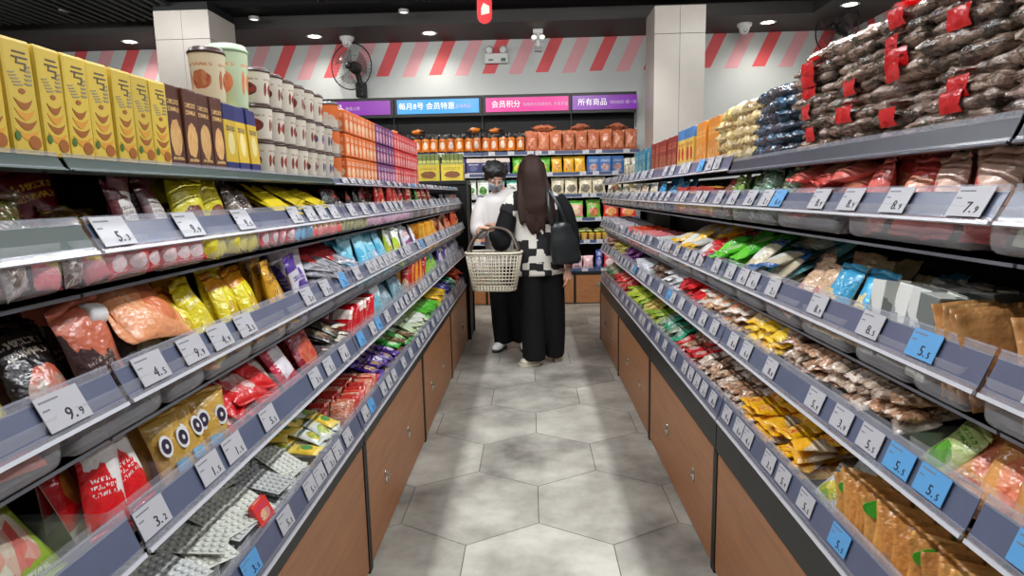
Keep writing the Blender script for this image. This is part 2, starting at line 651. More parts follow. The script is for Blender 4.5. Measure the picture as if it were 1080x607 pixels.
def bay(s, b):
    y0, y1 = SEAMS[b] + .002, SEAMS[b + 1] - .002
    xf = XF[s]
    root = empty('shelving_unit', (s * (xf + .2), (y0 + y1) / 2, 0))
    tag(root, f'black shelving unit with walnut base panel on the {SIDE[s]}, {BAYN[b]} bay of five', 'shelving unit', f'shelving bays on the {SIDE[s]} of the aisle')
    ox, oy = root.location.x, root.location.y

    def X(x):
        return s * x - ox

    def bx(bm, xa, ya, za, xb, yb, zb, mi=0, bev=0):
        a, c = sorted((X(xa), X(xb)))
        box(bm, a, ya - oy, za, c, yb - oy, zb, mi, bev)
    # back panel and uprights
    bm = bmesh.new(); bx(bm, xf + DEPTH, y0, .0, xf + DEPTH + .02, y1, 1.46); obj('back_panel', bm, M_dark, root)
    for ya, yb in ((y0, y0 + .022), (y1 - .022, y1)):
        bm = bmesh.new(); bx(bm, xf + DEPTH - .05, ya, .0, xf + DEPTH, yb, 1.44); obj('upright', bm, M_black, root)
    # base cabinet: black frame and counter band, walnut panel, knobs
    bm = bmesh.new()
    wt = WT[s]
    bx(bm, xf + .022, y0, .0, xf + DEPTH, y1, ZB[s][0] - .012)
    bx(bm, xf - .002, y0, wt + .004, xf + .03, y1, ZB[s][0] - .004, 0, .004)
    bx(bm, xf - .004, y0, .0, xf + .03, y0 + .018, wt + .004)
    bx(bm, xf - .004, y1 - .018, .0, xf + .03, y1, wt + .004)
    obj('base_cabinet', bm, M_black, root)
    bm = bmesh.new(); bx(bm, xf, y0 + .02, .012, xf + .02, y1 - .02, wt, 0, .002)
    pnl = obj('front_panel', bm, M_wood, root)
    for yk in (y0 + .30, y0 + .80):
        bm = bmesh.new()
        T = Matrix.Translation((X(xf), yk - oy, .235)) @ Matrix.Rotation(R(90) * -s, 4, 'Y') @ Matrix.Diagonal((1.45, .85, 1, 1))
        lathe(bm, [(.022, -.001), (.022, .003), (.018, .006), (.007, .007), (.006, .012), (.002, .013)], 16, 0, T)
        obj('knob', bm, M_chrome, pnl, True)
    for k in range(5):
        (xb, zb), (xt, zt) = rail_geo(s, k, b)
        fz = FLOORZ[s][k]
        bm = bmesh.new()
        bx(bm, xb + .035, y0 + .002, fz - .016, xf + DEPTH, y1 - .002, fz - .004)
        bx(bm, xb + .035, y0 + .002, fz - .022, xb + .05, y1 - .002, fz - .004)
        sh = obj('shelf', bm, M_steel if k < 4 else M_black, root)
        bm = bmesh.new()
        bm.loops.layers.uv.new('UVMap')

        def slab(t0, t1, off, th, mi, ya=y0 + .003, yb=y1 - .003):
            d = Vector((xt - xb, 0, zt - zb)); n = Vector((-(zt - zb), 0, (xt - xb))).normalized()
            q = []
            for t in (t0, t1):
                for o_ in (off, off + th):
                    p = Vector((xb, 0, zb)) + d * t + n * o_
                    q.append(p)
            vs = []
            for yy in (ya, yb):
                vs.append([bm.verts.new((X(p.x), yy - oy, p.z)) for p in (q[0], q[1], q[3], q[2])])
            fs = [vs[0], vs[1][::-1]] + [[vs[0][(i + 1) % 4], vs[0][i], vs[1][i], vs[1][(i + 1) % 4]] for i in range(4)]
            for f_ in fs:
                f = bm.faces.new(f_)
                f.material_index = mi
        green = (s < 0 and b == 0 and k >= 3) or (k == 4 and b < 2)
        slab(0, .17, .002, .0015, 0)
        slab(.80, 1.0, .002, .0015, 0)
        slab(.13, .84, 0, .0018, 2 if green else 1)
        slab(-.05, .04, .0, .006, 2 if k == 4 and b < 2 else 3)
        slab(.97, 1.02, .001, .004, 3 if False else 0)
        bmesh.ops.recalc_face_normals(bm, faces=bm.faces[:])
        obj('price_rail', bm, [M_rail, M_back, M_backg if s < 0 else mat('dark_grey_rail_insert', (58, 60, 70), .4, 0, .3), M_lip], sh)
        # tags
        lst = [t for t in TAGS.get((s, k), []) if y0 < t[0] - .03 and t[0] + .03 < y1]
        start = max(y0 + .06, 1.72 if (s, k) in TAGS else y0 + .06)
        if k == 4:
            lst, start = ([] if b < 2 else lst), (y0 + .1 if b > 1 else 99)
        y = start
        while y < y1 - .05:
            y += rt.uniform(0, .05)
            if y > y1 - .05:
                break
            lst.append((y, rt.choice(['5.5', '3.9', '8.8', '4.5', '2.5', '9.9', '6.8', '3.5']), 1 if rt.random() < .04 else 0))
            y += rt.choice([.082, .082, .14, .17])
        ex, ey = Vector((0, -s, 0)), Vector((s * (xt - xb), 0, zt - zb)).normalized()
        nrm = ex.cross(ey)
        sc = min(1, (math.hypot(xt - xb, zt - zb)) * .86 / .05)
        for ty, tx, bl in lst:
            tw = link('price_tag', tag_mesh(tx, bl), sh)
            c = Vector((s * (xb + xt) / 2 - ox, ty - oy, (zb + zt) / 2 + .002)) + nrm * .0055
            Mx = Matrix((ex, ey, nrm)).transposed().to_4x4()
            Mx.translation = c
            tw.matrix_local = Mx @ Matrix.Diagonal((1, sc, 1, 1))
    return root


for s in (-1, 1):
    for b in range(5):
        bay(s, b)

# ------------------------------------------------------------------ goods: shapes
_mc = {}


def bag_mesh(w, h, t, m, var=0, part=None, wob=1.0):
    """pillow pack, base at z=0, faces -y. part None: all in one; 'body' / 'top' / 'bottom' pieces"""
    key = ('bag', round(w, 3), round(h, 3), round(t, 3), m, var, part, wob)
    if key in _mc:
        return _mc[key]
    big = w > .085
    nx, nz = (12, 14) if big else (6, 8)
    rnd = random.Random(var * 31 + 5)
    ph = [rnd.uniform(0, 6.28) for _ in range(6)]
    se = .075
    bm = bmesh.new()
    uvl = bm.loops.layers.uv.new('UVMap')
    v0, v1 = (0, 1) if part is None else ((se, 1 - se) if part == 'body' else ((1 - se, 1) if part == 'top' else (0, se)))
    if part in ('top', 'bottom'):
        nz = 2

    def pt(i, j, side):
        u, v = i / nx, v0 + (v1 - v0) * j / nz
        pin = math.sin(PI * min(max((v - se) / (1 - 2 * se), 0), 1))
        x = (u - .5) * w * (1 - .07 * pin) + .012 * w * math.sin(ph[0] + 9 * v)
        z = v * h + .012 * h * math.sin(ph[1] + 5 * u)
        prof = (1 - abs(2 * u - 1) ** 2.6) * (pin ** .55)
        wr = .16 * math.sin(17 * u + ph[2] + 3 * v) * (1 - pin) + .10 * math.sin(8 * v + ph[3] + 6 * u) + .08 * math.sin(15 * v - 9 * u + ph[4])
        yy = t / 2 * prof * (1 + wr) + .0006
        bend = .10 * t * wob * math.sin(3.1 * v + ph[5])
        if v < se or v > 1 - se:
            yy = .0007 + .0008 * math.sin(60 * v)
            bend += .10 * t * wob * math.sin(11 * u + ph[2])
        return Vector((x, bend + (-yy if side == 0 else yy), z))
    g = []
    for side in (0, 1):
        g.append([[bm.verts.new(pt(i, j, side)) for j in range(nz + 1)] for i in range(nx + 1)])
    for side in (0, 1):
        for i in range(nx):
            for j in range(nz):
                q = [(i, j), (i + 1, j), (i + 1, j + 1), (i, j + 1)]
                if side:
                    q = q[::-1]
                f = bm.faces.new([g[side][a][c] for a, c in q])
                f.smooth = True
                for l, (a, c) in zip(f.loops, q):
                    l[uvl].uv = (a / nx, v0 + (v1 - v0) * c / nz)
    for i in range(nx):
        for j, fl in ((0, False), (nz, True)):
            q = [g[0][i][j], g[0][i + 1][j], g[1][i + 1][j], g[1][i][j]]
            bm.faces.new(q[::-1] if not fl else q)
    for j in range(nz):
        for i, fl in ((0, True), (nx, False)):
            q = [g[0][i][j], g[0][i][j + 1], g[1][i][j + 1], g[1][i][j]]
            bm.faces.new(q[::-1] if not fl else q)
    me = new_mesh('packet', bm, m, True)
    _mc[key] = me
    return me


def crumple_mesh(w, h, t, m, var=0, amp=1.0):
    """a lumpy clear-film pack, base at z=0, faces -y"""
    key = ('crumple', round(w, 3), round(h, 3), round(t, 3), m, var, amp)
    if key in _mc:
        return _mc[key]
    from mathutils import noise as mn
    bm = bmesh.new()
    uvl = bm.loops.layers.uv.new('UVMap')
    nx, nz = 20, 18
    off = Vector((var * 7.3, var * 3.1, 0))
    vs = {}

    def pt(i, j, sd):
        u, v = i / nx, j / nz
        eu, ev = min(u, 1 - u) * 2, min(v, 1 - v) * 2
        prof = (1 - (1 - min(eu * 2.6, 1)) ** 3) ** .5 * (1 - (1 - min(ev * 2.6, 1)) ** 3) ** .5
        p = Vector((u * w, v * h, sd * .03)) + off
        n1 = mn.noise(p * 22); n2 = mn.noise(p * 60); n3 = abs(mn.noise(p * 110))
        yy = t / 2 * (.12 + .88 * prof) * (1 + amp * (.35 * n1 + .22 * n2 + .25 * n3))
        x = (u - .5) * w * (1 + .05 * mn.noise(Vector((0, v * 9, var))))
        z = v * h + .05 * h * mn.noise(Vector((u * 7, 3, var))) * (1 if v > .5 else -1) * abs(2 * v - 1)
        if prof < .35:
            yy += .0015
            bend = amp * .16 * t * mn.noise(Vector((u * 14, v * 14, var + 5)))
        else:
            bend = 0
        return Vector((x, bend + (-yy if sd == 0 else yy), z))
    for sd in (0, 1):
        for i in range(nx + 1):
            for j in range(nz + 1):
                vs[(i, j, sd)] = bm.verts.new(pt(i, j, sd))
    for sd in (0, 1):
        for i in range(nx):
            for j in range(nz):
                q = [(i, j), (i + 1, j), (i + 1, j + 1), (i, j + 1)]
                if sd:
                    q = q[::-1]
                f = bm.faces.new([vs[(a, c, sd)] for a, c in q])
                f.smooth = True
                for l, (a, c) in zip(f.loops, q):
                    l[uvl].uv = (a / nx, c / nz)
    for i in range(nx):
        for j, fl in ((0, 1), (nz, 0)):
            q = [vs[(i, j, 0)], vs[(i, j, 1)], vs[(i + 1, j, 1)], vs[(i + 1, j, 0)]]
            bm.faces.new(q if not fl else q[::-1])
    for j in range(nz):
        for i, fl in ((0, 0), (nx, 1)):
            q = [vs[(i, j, 0)], vs[(i, j, 1)], vs[(i, j + 1, 1)], vs[(i, j + 1, 0)]]
            bm.faces.new(q if not fl else q[::-1])
    bmesh.ops.recalc_face_normals(bm, faces=bm.faces[:])
    me = new_mesh('packet', bm, m, True)
    _mc[key] = me
    return me


def slab_mesh(w, h, t, m, bev=.003):
    """a firm flat packet: bevelled block with crimped ends"""
    key = ('slab', round(w, 3), round(h, 3), round(t, 3), m)
    if key not in _mc:
        bm = bmesh.new()
        e = .07 * h
        box(bm, -w / 2, -t / 2, e, w / 2, t / 2, h - e, 0, min(bev, t * .4))
        for za, zb in ((0, e), (h - e, h)):
            for q in range(3):
                box(bm, -w / 2 * .97, -.0012 - .0006 * (q % 2), za + (zb - za) * q / 3, w / 2 * .97, .0012 + .0006 * (q % 2), za + (zb - za) * (q + 1) / 3, 0)
        _mc[key] = new_mesh('packet', bm, m)
    return _mc[key]


def carton_mesh(w, h, t, m, bev=.003):
    key = ('carton', round(w, 3), round(h, 3), round(t, 3), m)
    if key not in _mc:
        bm = bmesh.new()
        box(bm, -w / 2, -t / 2, 0, w / 2, t / 2, h, 0, bev)
        box(bm, -w / 2 * .94, -.0015, h - .001, w / 2 * .94, .0015, h + .004, 0, .0006)
        _mc[key] = new_mesh('carton', bm, m)
    return _mc[key]


def blister_mesh(w, h, m):
    key = ('blister', w, h, m)
    if key not in _mc:
        bm = bmesh.new()
        box(bm, -w / 2, -.001, 0, w / 2, .001, h, 0, .0006)
        nx, nz = 5, 8
        for i in range(nx):
            for j in range(nz):
                T = Matrix.Translation(((i + .5 - nx / 2) * w / nx * .94, -.001, (j + .5) * h / nz * .96 + h * .02)) @ Matrix.Rotation(R(90), 4, 'X')
                r = min(w / nx, h / nz) * .40
                lathe(bm, [(r, 0), (r * .9, .0022), (r * .55, .0036), (.0008, .004)], 8, 0, T)
        _mc[key] = new_mesh('blister_sheet', bm, m)
    return _mc[key]


def cup_meshes(d, h, m_body, m_lid):
    key = ('cup', d, h, m_body, m_lid)
    if key not in _mc:
        r = d / 2
        bm = bmesh.new()
        lathe(bm, [(r * .80, 0), (r * .82, .003), (r * .96, h * .88), (r * .97, h * .90)], 18)
        a = new_mesh('cup', bm, m_body, False)
        bm = bmesh.new()
        lathe(bm, [(r * 1.0, h * .885), (r * 1.0, h * .93), (r * .93, h * .945), (r * .9, h * .985), (r * .86, h), (r * .5, h)], 18)
        _mc[key] = (a, new_mesh('lid', bm, m_lid, False))
    return _mc[key]


ORD = ['first', 'second', 'third', 'fourth', 'fifth', 'sixth', 'seventh', 'eighth', 'ninth', 'tenth', 'eleventh', 'twelfth', 'thirteenth', 'fourteenth', 'fifteenth', 'sixteenth', 'seventeenth', 'eighteenth', 'nineteenth', 'twentieth']
ORD += ['twenty-' + w for w in ORD[:9]] + ['thirtieth'] + ['thirty-' + w for w in ORD[:9]] + ['fortieth'] + ['forty-' + w for w in ORD[:9]] + ['fiftieth'] + ['fifty-' + w for w in ORD[:9]]
ROWN = ['front row', 'second row', 'third row', 'fourth row', 'fifth row', 'sixth row', 'seventh row', 'eighth row']
LAYN = ['topmost', 'one under', 'two under', 'three under', 'four under']


def where(s, k):
    return f'{SIDE[s]} {SHN[k]} shelf'


class Cluster:
    """one tray of goods: side s, shelf k, between Y a and Y b along the aisle"""

    def __init__(c, s, k, a, b, name, desc, cat, tray=True, seed=None):
        c.s, c.k, c.a, c.b, c.name, c.desc, c.cat = s, k, a, b, name, desc, cat
        c.fz = FLOORZ[s][k]
        c.xf = XF[s] + (.006 if k in (2, 3) else .034)
        if k == 4:
            c.xf = .705
        if k in (2, 3):
            c.xf = XF[s] + .012 + (.014 if s < 0 and k == 3 else 0)
        c.name = 'food_bag' if (s > 0 and name == 'snack_bag') else name
        c.r = random.Random(int(a * 1000) + k * 77 + (s + 1) * 991)
        c.group = f'{desc}s on the {where(s, k)}'
        if tray and k < 4:
            make_tray(s, k, a, b, desc)
        c.lift = .004 if (tray and k < 4) else .001

    def put(c, x, y, z, lean, yawd, rolld, mesh, kids=(), lab=None, tw=0.0, lying=False, name=None, cat=None, group=True, nolift=False):
        """x = depth behind the rail; the packet's front faces the aisle, leaning back by lean degrees"""
        o = link(name or c.name, mesh)
        base = R(90) if c.s < 0 else R(-90)
        rot = Matrix.Rotation(base + R(yawd), 4, 'Z') @ Matrix.Rotation(-R(lean), 4, 'X') @ Matrix.Rotation(R(rolld), 4, 'Y')
        if tw:
            rot = rot @ Matrix.Rotation(R(tw), 4, 'Z')
        rot.translation = (c.s * x, y, z + (0 if nolift else c.lift))
        o.matrix_world = rot
        for kn, km, klab in kids:
            ch = link(kn, km, o)
            if klab:
                ch['label'] = klab
        tag(o, lab, cat or c.cat, c.group if group else None)
        return o


def make_tray(s, k, a, b, desc):
    """clear open tray with rounded lower front corners"""
    L = b - a - .008
    n = max(1, round(L / .26))
    fz = FLOORZ[s][k]
    x0 = XF[s] + (.004 if k in (2, 3) else .036) + (.014 if s < 0 and k == 3 else 0)
    dep = .34
    hh = .075 if k < 3 else .07
    Lq = L / n
    key = ('tray', round(Lq, 3), k in (2, 3), hh)
    if key not in _mc:
        bm = bmesh.new()
        t = bmesh.new()
        bmesh.ops.create_cube(t, size=1)
        for v in t.verts:
            tp = 1.0 if v.co.z > 0 else .965
            v.co = Vector(((v.co.x + .5) * dep * tp, v.co.y * (Lq - .004) * tp, (v.co.z + .5) * hh))
        bmesh.ops.bevel(t, geom=[e for e in t.edges if not all(v.co.z > hh * .9 for v in e.verts)], offset=.016, segments=3, affect='EDGES', profile=.5)
        top = [f for f in t.faces if all(v.co.z > hh * .97 for v in f.verts)]
        bmesh.ops.delete(t, geom=top, context='FACES')
        # rim
        join(bm, t)
        for f in bm.faces:
            f.smooth = True
        _mc[key] = new_mesh('plastic_tray', bm, M_tray)
    for i in range(n):
        y = a + .004 + Lq * (i + .5)
        o = link('plastic_tray', _mc[key], None, (s * x0, y, fz - .0035), (0, 0, 0 if s > 0 else PI))
        lab = f'clear tray, {where(s, k)}, with {desc}s'
        if n > 1:
            lab += ', ' + f'{ORD[i]}'
        tag(o, lab, 'tray', f'clear trays on the {where(s, k)}')
    

def v3(r, w, h, t, m, big=False):
    """pick one of three crumpled variants; returns (mesh, kids)"""
    var = r.randrange(3)
    if big:
        return bag_mesh(w, h, t, m, var, part='body'), [('crimped_seal', bag_mesh(w, h, t, m, var, part='top'), None), ('crimped_seal', bag_mesh(w, h, t, m, var, part='bottom'), None)]
    return bag_mesh(w, h, t, m, var), []


def stand(s, k, a, b, name, desc, cat, w, h, t, mats, rows=2, lean=22, tray=True, big=None, jit=1.0, dz=.0, pitch=None, shape='bag', zoff=0, x0=0):
    c = Cluster(s, k, a, b, name, desc, cat, tray)
    if shape == 'bag' and k < 4:
        h *= (1, 1.10, 1.12, 1.13)[k]
        if rows == 2 and k in (1, 2) and a < 4:
            rows = 3
        dz = max(dz, .012)
        jit *= 1.7
    n = max(1, int((b - a) / (w * .96)))
    big = (w >= .085) if big is None else big
    for j in range(rows):
        for i in range(n):
            m = mats[c.r.randrange(len(mats))] if isinstance(mats, list) else mats
            y = a + (i + .5) * (b - a) / n + c.r.uniform(-.006, .006) * jit
            x = c.xf + x0 + .012 + t / 2 + j * (pitch or (t * .95 + .012)) + c.r.uniform(-.004, .004) * jit
            if shape == 'slab':
                me, kids = slab_mesh(w, h, t, m), []
            elif shape == 'carton':
                me, kids = carton_mesh(w, h, t, m), []
            else:
                me, kids = v3(c.r, w, h, t, m, big and j == 0)
            lab = f'{desc}, {where(s, k)}, {ORD[i]} along, {ROWN[j]}'
            c.put(x, y, c.fz + dz * j + zoff, lean + c.r.uniform(-7, 7) * jit, c.r.uniform(-9, 9) * jit, c.r.uniform(-5, 5) * jit, me, kids, lab)
    return c


def filed(s, k, a, b, name, desc, cat, w, h, t, mats, rows=2, lean=25, tray=True, pitch=None, shape='bag', jit=1.0, zoff=0, face=0, x0=0):
    """packets standing one behind the other along the aisle like file cards"""
    c = Cluster(s, k, a, b, name, desc, cat, tray)
    p = pitch or t * 1.05
    sp = h * math.sin(R(abs(lean)))
    n = max(1, int((b - a - .02 - sp * .5) / p))
    for j in range(rows):
        for i in range(n):
            m = mats[c.r.randrange(len(mats))] if isinstance(mats, list) else mats
            y = a + .012 + i * p + c.r.uniform(-.003, .003) * jit
            x = c.xf + x0 + .008 + w * (j + .5) + j * .006 + c.r.uniform(-.004, .004)
            if shape == 'slab':
                me, kids = slab_mesh(w, h, t, m), []
            elif shape == 'blister':
                me, kids = blister_mesh(w, h, m), []
            else:
                me, kids = v3(c.r, w, h, t, m, False)
            ya = (-90 if s < 0 else 90) + face
            lab = f'{desc}, {where(s, k)}, {ORD[min(i, 58)]} along, {ROWN[j]}'
            c.put(x, y, c.fz + zoff, lean + c.r.uniform(-6, 6) * jit, ya + c.r.uniform(-8, 8) * jit, c.r.uniform(-4, 4) * jit, me, kids, lab)
    return c


def heap(s, k, a, b, name, desc, cat, w, h, t, mats, depth=.24, layers=2, tray=True, lean=(62, 88), zoff=.02, slope=.22, spin=180, dens=1.0, shape='bag'):
    """packets lying loosely on one another"""
    zoff += (.018, .022, .03, .03)[k] if k < 4 else 0
    slope += .08 if k < 3 else 0
    c = Cluster(s, k, a, b, name, desc, cat, tray)
    ny = max(1, round((b - a) / (w * 1.02) * dens))
    nx = max(1, round(depth / (h * .80) * dens))
    cnt = 0
    for l in range(layers):
        for j in range(nx):
            for i in range(ny):
                m = mats[c.r.randrange(len(mats))] if isinstance(mats, list) else mats
                y = a + (i + .5) * (b - a) / ny + c.r.uniform(-.2, .2) * w
                y = min(max(y, a + w * .42), b - w * .42)
                dx = .006 + (j + .08) * depth / nx + c.r.uniform(-.1, .1) * h
                x = c.xf + max(dx, .004)
                z = c.fz + zoff + l * t * .85 + (dx) * slope + c.r.uniform(0, .006)
                me, kids = (slab_mesh(w, h, t, m), []) if shape == 'slab' else (blister_mesh(w, h, m), []) if shape == 'blister' else v3(c.r, w, h, t, m, w > .1 and l == layers - 1)
                sp = c.r.uniform(-1, 1) * spin
                ang = c.r.uniform(*lean)
                # spin about the packet's own middle: shift so that the centre stays over (x,y)
                o = c.put(x, y, z, ang, 0, 0, me, kids, None)
                Mw = o.matrix_world.copy() if False else None
                base = R(90) if s < 0 else R(-90)
                rot = Matrix.Rotation(base, 4, 'Z') @ Matrix.Rotation(-R(ang), 4, 'X')
                ctr = Vector((s * (x + h * .42), y, z + c.lift + .008))
                loc = Matrix.Translation(ctr) @ rot @ Matrix.Rotation(R(sp * .35 if w / h > .9 else sp * .16), 4, 'Y') @ Matrix.Translation((0, 0, -h / 2))
                o.matrix_world = loc
                tag(o, f'{desc}, {where(s, k)}, {ORD[min(i, 58)]} along, {ROWN[min(j, 7)]}' + ', ' + LAYN[layers - 1 - l], cat, c.group)
                cnt += 1
    return c
# ------------------------------------------------------------------ goods: left side, top shelf
Mk = mat
P_yel = pkg((208, 178, 58), (216, 186, 80), (206, 140, 46), 'plain', .45, 0)
M_yink = mat('grey_brown_ink', (98, 86, 70), .6)
M_ban = mat('banana_print', (214, 150, 52), .5)
M_ban2 = mat('banana_shadow_print', (158, 92, 34), .5)
M_leaf = mat('green_print', (70, 110, 42), .5)


def decal(bm, pts, y, mi, th=.0005):
    """thin printed shape standing on a packet's front; pts in (x,z)"""
    v0 = [bm.verts.new((p[0], y, p[1])) for p in pts]
    v1 = [bm.verts.new((p[0], y - th, p[1])) for p in pts]
    n = len(pts)
    for f_ in [v1] + [[v0[i], v0[(i + 1) % n], v1[(i + 1) % n], v1[i]] for i in range(n)]:
        f = bm.faces.new(f_)
        f.material_index = mi
    bmesh.ops.recalc_face_normals(bm, faces=bm.faces[:])


def crescent(cx, cz, w, h, th, n=9):
    up = [(cx - w / 2 + w * i / n, cz + h * (2 * i / n - 1) ** 2) for i in range(n + 1)]
    lo = [(x, z - th * (1 - abs(2 * i / n - 1) ** 2) - .001) for i, (x, z) in enumerate(up)]
    return up + lo[::-1]


bm = bmesh.new()
bm.loops.layers.uv.new('UVMap')
for q in range(4):
    decal(bm, crescent(0, .030 + q * .014, .040 - q * .003, .006, .009), -.0302, 0 if q % 2 == 0 else 1)
decal(bm, [(.004 * math.cos(i) * 1.6, .088 + .004 * math.sin(i)) for i in range(6)], -.0302, 1)
decal(bm, [(.010 + .011 * math.cos(a), .018 + .010 * math.sin(a)) for a in [i * PI / 5 for i in range(10)]], -.0306, 1)
decal(bm, [(-.018 + .005 * math.cos(a), .026 + .007 * math.sin(a)) for a in [i * PI / 4 for i in range(8)]], -.0306, 2)
me_ban = new_mesh('banana_print', bm, [M_ban, M_ban2, M_leaf])
bm = bmesh.new()
TT = frame((1, 0, 0), (0, 0, 1), (0, -.0303, 0))
text_bm(bm, '亏', .030, TT @ Matrix.Translation((.004, .128, 0)), 0)
for q in range(5):
    decal(bm, [(-.020 + .002 * q, .112 - .004 * q), (-.008 + .003 * q, .114 - .004 * q), (-.009 + .003 * q, .112 - .004 * q), (-.020 + .002 * q, .110 - .004 * q)], -.0302, 1)
    decal(bm, [(.010 - .001 * q, .124 - .006 * q), (.020, .125 - .006 * q), (.020, .122 - .006 * q), (.011, .121 - .006 * q)], -.0302, 1)
me_yt = new_mesh('brush_lettering', bm, [M_yink, mat('grey_ink', (150, 140, 110), .6)])


def cartons():
    c = Cluster(-1, 4, .4, 1.26, 'drink_carton', 'tall yellow banana drink carton', 'carton')
    me = carton_mesh(.052, .160, .060, P_yel, .005)
    y = .42
    k = 0
    for j in range(2):
        y = .42
        k = 0
        while y < 1.235:
            gap = .006 if k % 4 == 3 else .0
            c.put(c.xf + .032 + j * .064, y + .027, c.fz, c.r.uniform(0, 1.5), c.r.uniform(-3, 3) + (0 if k % 4 else -3), 0, me, [('banana_print', me_ban, 'orange banana picture'), ('brush_lettering', me_yt, 'dark brush lettering')],
                  f'tall yellow banana drink carton left top shelf, {ORD[k]} along, {ROWN[j]}')
            y += .0545 + gap
            k += 1


cartons()
P_bro = pkg((86, 44, 28), (216, 160, 96), (232, 190, 120), 'photo', .35, 0)
stand(-1, 4, 1.268, 1.505, 'chocolate_carton', 'dark brown carton with tan picture', 'carton', .056, .165, .05, P_bro, 2, 1, shape='carton', jit=.3, x0=.0)
P_ss = pkg((222, 186, 52), (36, 44, 108), (240, 226, 150), 'band', .4, 0, (60, 60, 70))
stand(-1, 4, 1.51, 1.70, 'biscuit_carton', 'yellow carton with a navy band', 'carton', .060, .160, .055, P_ss, 2, 1, shape='carton', jit=.3)
P_cup = pkg((216, 208, 192), (170, 60, 44), (60, 40, 34), 'mark', .45, 0, (150, 120, 100))
P_cupp = pkg((216, 208, 192), (96, 72, 130), (60, 50, 90), 'mark', .45, 0, (150, 120, 100))
M_lidb = mat('dark_brown_lid', (62, 40, 32), .35)
M_lidg = mat('grey_lid', (92, 92, 92), .35)
M_lidm = mat('pale_green_lid', (186, 214, 176), .4)


def cups():
    c = Cluster(-1, 4, 1.72, 2.35, 'drink_cup', 'white milk tea cup', 'cup')
    for tier in range(3):
        for j in range(2):
            for i in range(7 if tier < 2 else 6):
                if tier == 2 and i > 4 and j:
                    continue
                pur = (i >= 5 and tier < 2)
                b_, l_ = cup_meshes(.088, .094, P_cupp if pur else P_cup, M_lidb)
                y = 1.775 + i * .09
                lab = f'white cup with {"purple" if pur else "red"} print and brown lid, {["lowest", "middle", "uppermost"][tier]} tier, {ORD[i]} along in {ROWN[j]}'
                c.put(c.xf + .048 + j * .09, y, c.fz + tier * .095, 0, c.r.uniform(-12, 12), 0, b_, [('lid', l_, 'dark brown lid')], lab)
    b_, l_ = cup_meshes(.085, .125, pkg((220, 206, 172), (160, 60, 44), (196, 130, 80), 'mark', .45, 0), M_lidb)
    c.put(.765, 1.545, c.fz + .163, 0, 0, 0, b_, [('lid', l_, 'dark brown lid')], 'tall cream cup with brown lid standing on the navy-banded yellow cartons', group=False)
    b_, l_ = cup_meshes(.10, .155, pkg((196, 214, 176), (226, 120, 74), (236, 150, 100), 'mark', .45, 0), M_lidm)
    c.put(.765, 1.655, c.fz + .163, 0, 0, 0, b_, [('lid', l_, 'pale green lid')], 'tallest cup with pale green lid and orange print, atop the yellow cartons', group=False)
    b_, l_ = cup_meshes(.07, .16, pkg((190, 212, 170), (222, 140, 100), (200, 120, 90), 'mark', .45, 0), M_lidm)
    c.put(.79, 1.715, c.fz, 0, 0, 0, b_, [('lid', l_, 'pale green lid')], 'pale green cup standing between yellow cartons and white cups', group=False)
    P_oc = pkg((206, 196, 180), (222, 112, 48), (222, 112, 48), 'split', .45, 0)
    b_, l_ = cup_meshes(.086, .094, P_oc, M_lidg)
    for t in range(3):
        c.put(.752, 2.408, c.fz + t * .095, 0, 40, 0, b_, [('lid', l_, 'dark grey lid')], f'orange and white cup with grey lid, {["lowest", "middle", "uppermost"][t]} of its stack', group=False)


cups()


def tiers(s, a, b, name, desc, cat, w, h, t, m, nt, rows=2, k=4):
    c = Cluster(s, k, a, b, name, desc, cat)
    n = int((b - a) / (w + .001))
    me = carton_mesh(w, h, t, m, .004)
    for q in range(nt):
        for j in range(rows):
            for i in range(n):
                c.put(c.xf + t / 2 + j * (t + .002), a + (i + .5) * (b - a) / n, c.fz + q * (h + .0045), 0, c.r.uniform(-2, 2), 0, me, [],
                      f'{desc} {["lowest", "middle", "uppermost"][q] if nt > 1 else "single"} tier, {ORD[i]} along in {ROWN[j]}')


tiers(-1, 2.46, 2.95, 'drink_carton', 'orange carton with white print', 'carton', .060, .086, .07, pkg((222, 112, 44), (238, 216, 190), (240, 170, 110), 'photo', .4, 0, (246, 230, 210)), 3)
tiers(-1, 2.96, 3.34, 'drink_carton', 'purple carton with pale print', 'carton', .062, .086, .07, pkg((112, 48, 108), (230, 190, 200), (190, 110, 150), 'photo', .4, 0, (232, 214, 226)), 3)
tiers(-1, 3.35, 4.05, 'drink_carton', 'red carton with pink print', 'carton', .068, .086, .07, pkg((214, 52, 56), (240, 200, 196), (220, 120, 116), 'photo', .4, 0, (246, 220, 216)), 3, 1)

# left, fourth shelf (eye level)
NUT = pkg((176, 166, 150), (96, 66, 44), (74, 82, 40), 'content', .12, .8)
NUT2 = pkg((120, 84, 66), (66, 40, 28), (110, 92, 44), 'content', .12, .8)
stand(-1, 3, .50, .86, 'nut_bag', 'clear bag of brown and green nuts', 'bag', .12, .125, .05, NUT, 2, 20, x0=.02)
stand(-1, 3, .86, 1.06, 'nut_bag', 'clear bag of dark brown nuts', 'bag', .10, .11, .05, NUT2, 1, 25, x0=.02)
stand(-1, 3, .90, 1.10, 'snack_bag', 'wine red bag with orange and yellow picture', 'bag', .11, .165, .04, pkg((126, 22, 34), (214, 130, 50), (232, 190, 70), 'photo', .25), 1, 8, tray=False, x0=.09, big=True)
stand(-1, 3, 1.07, 1.24, 'snack_bag', 'maroon bag with white text panel', 'bag', .085, .15, .03, pkg((84, 20, 30), (206, 202, 196), (120, 110, 110), 'window', .3), 2, 6, big=True, x0=.022)
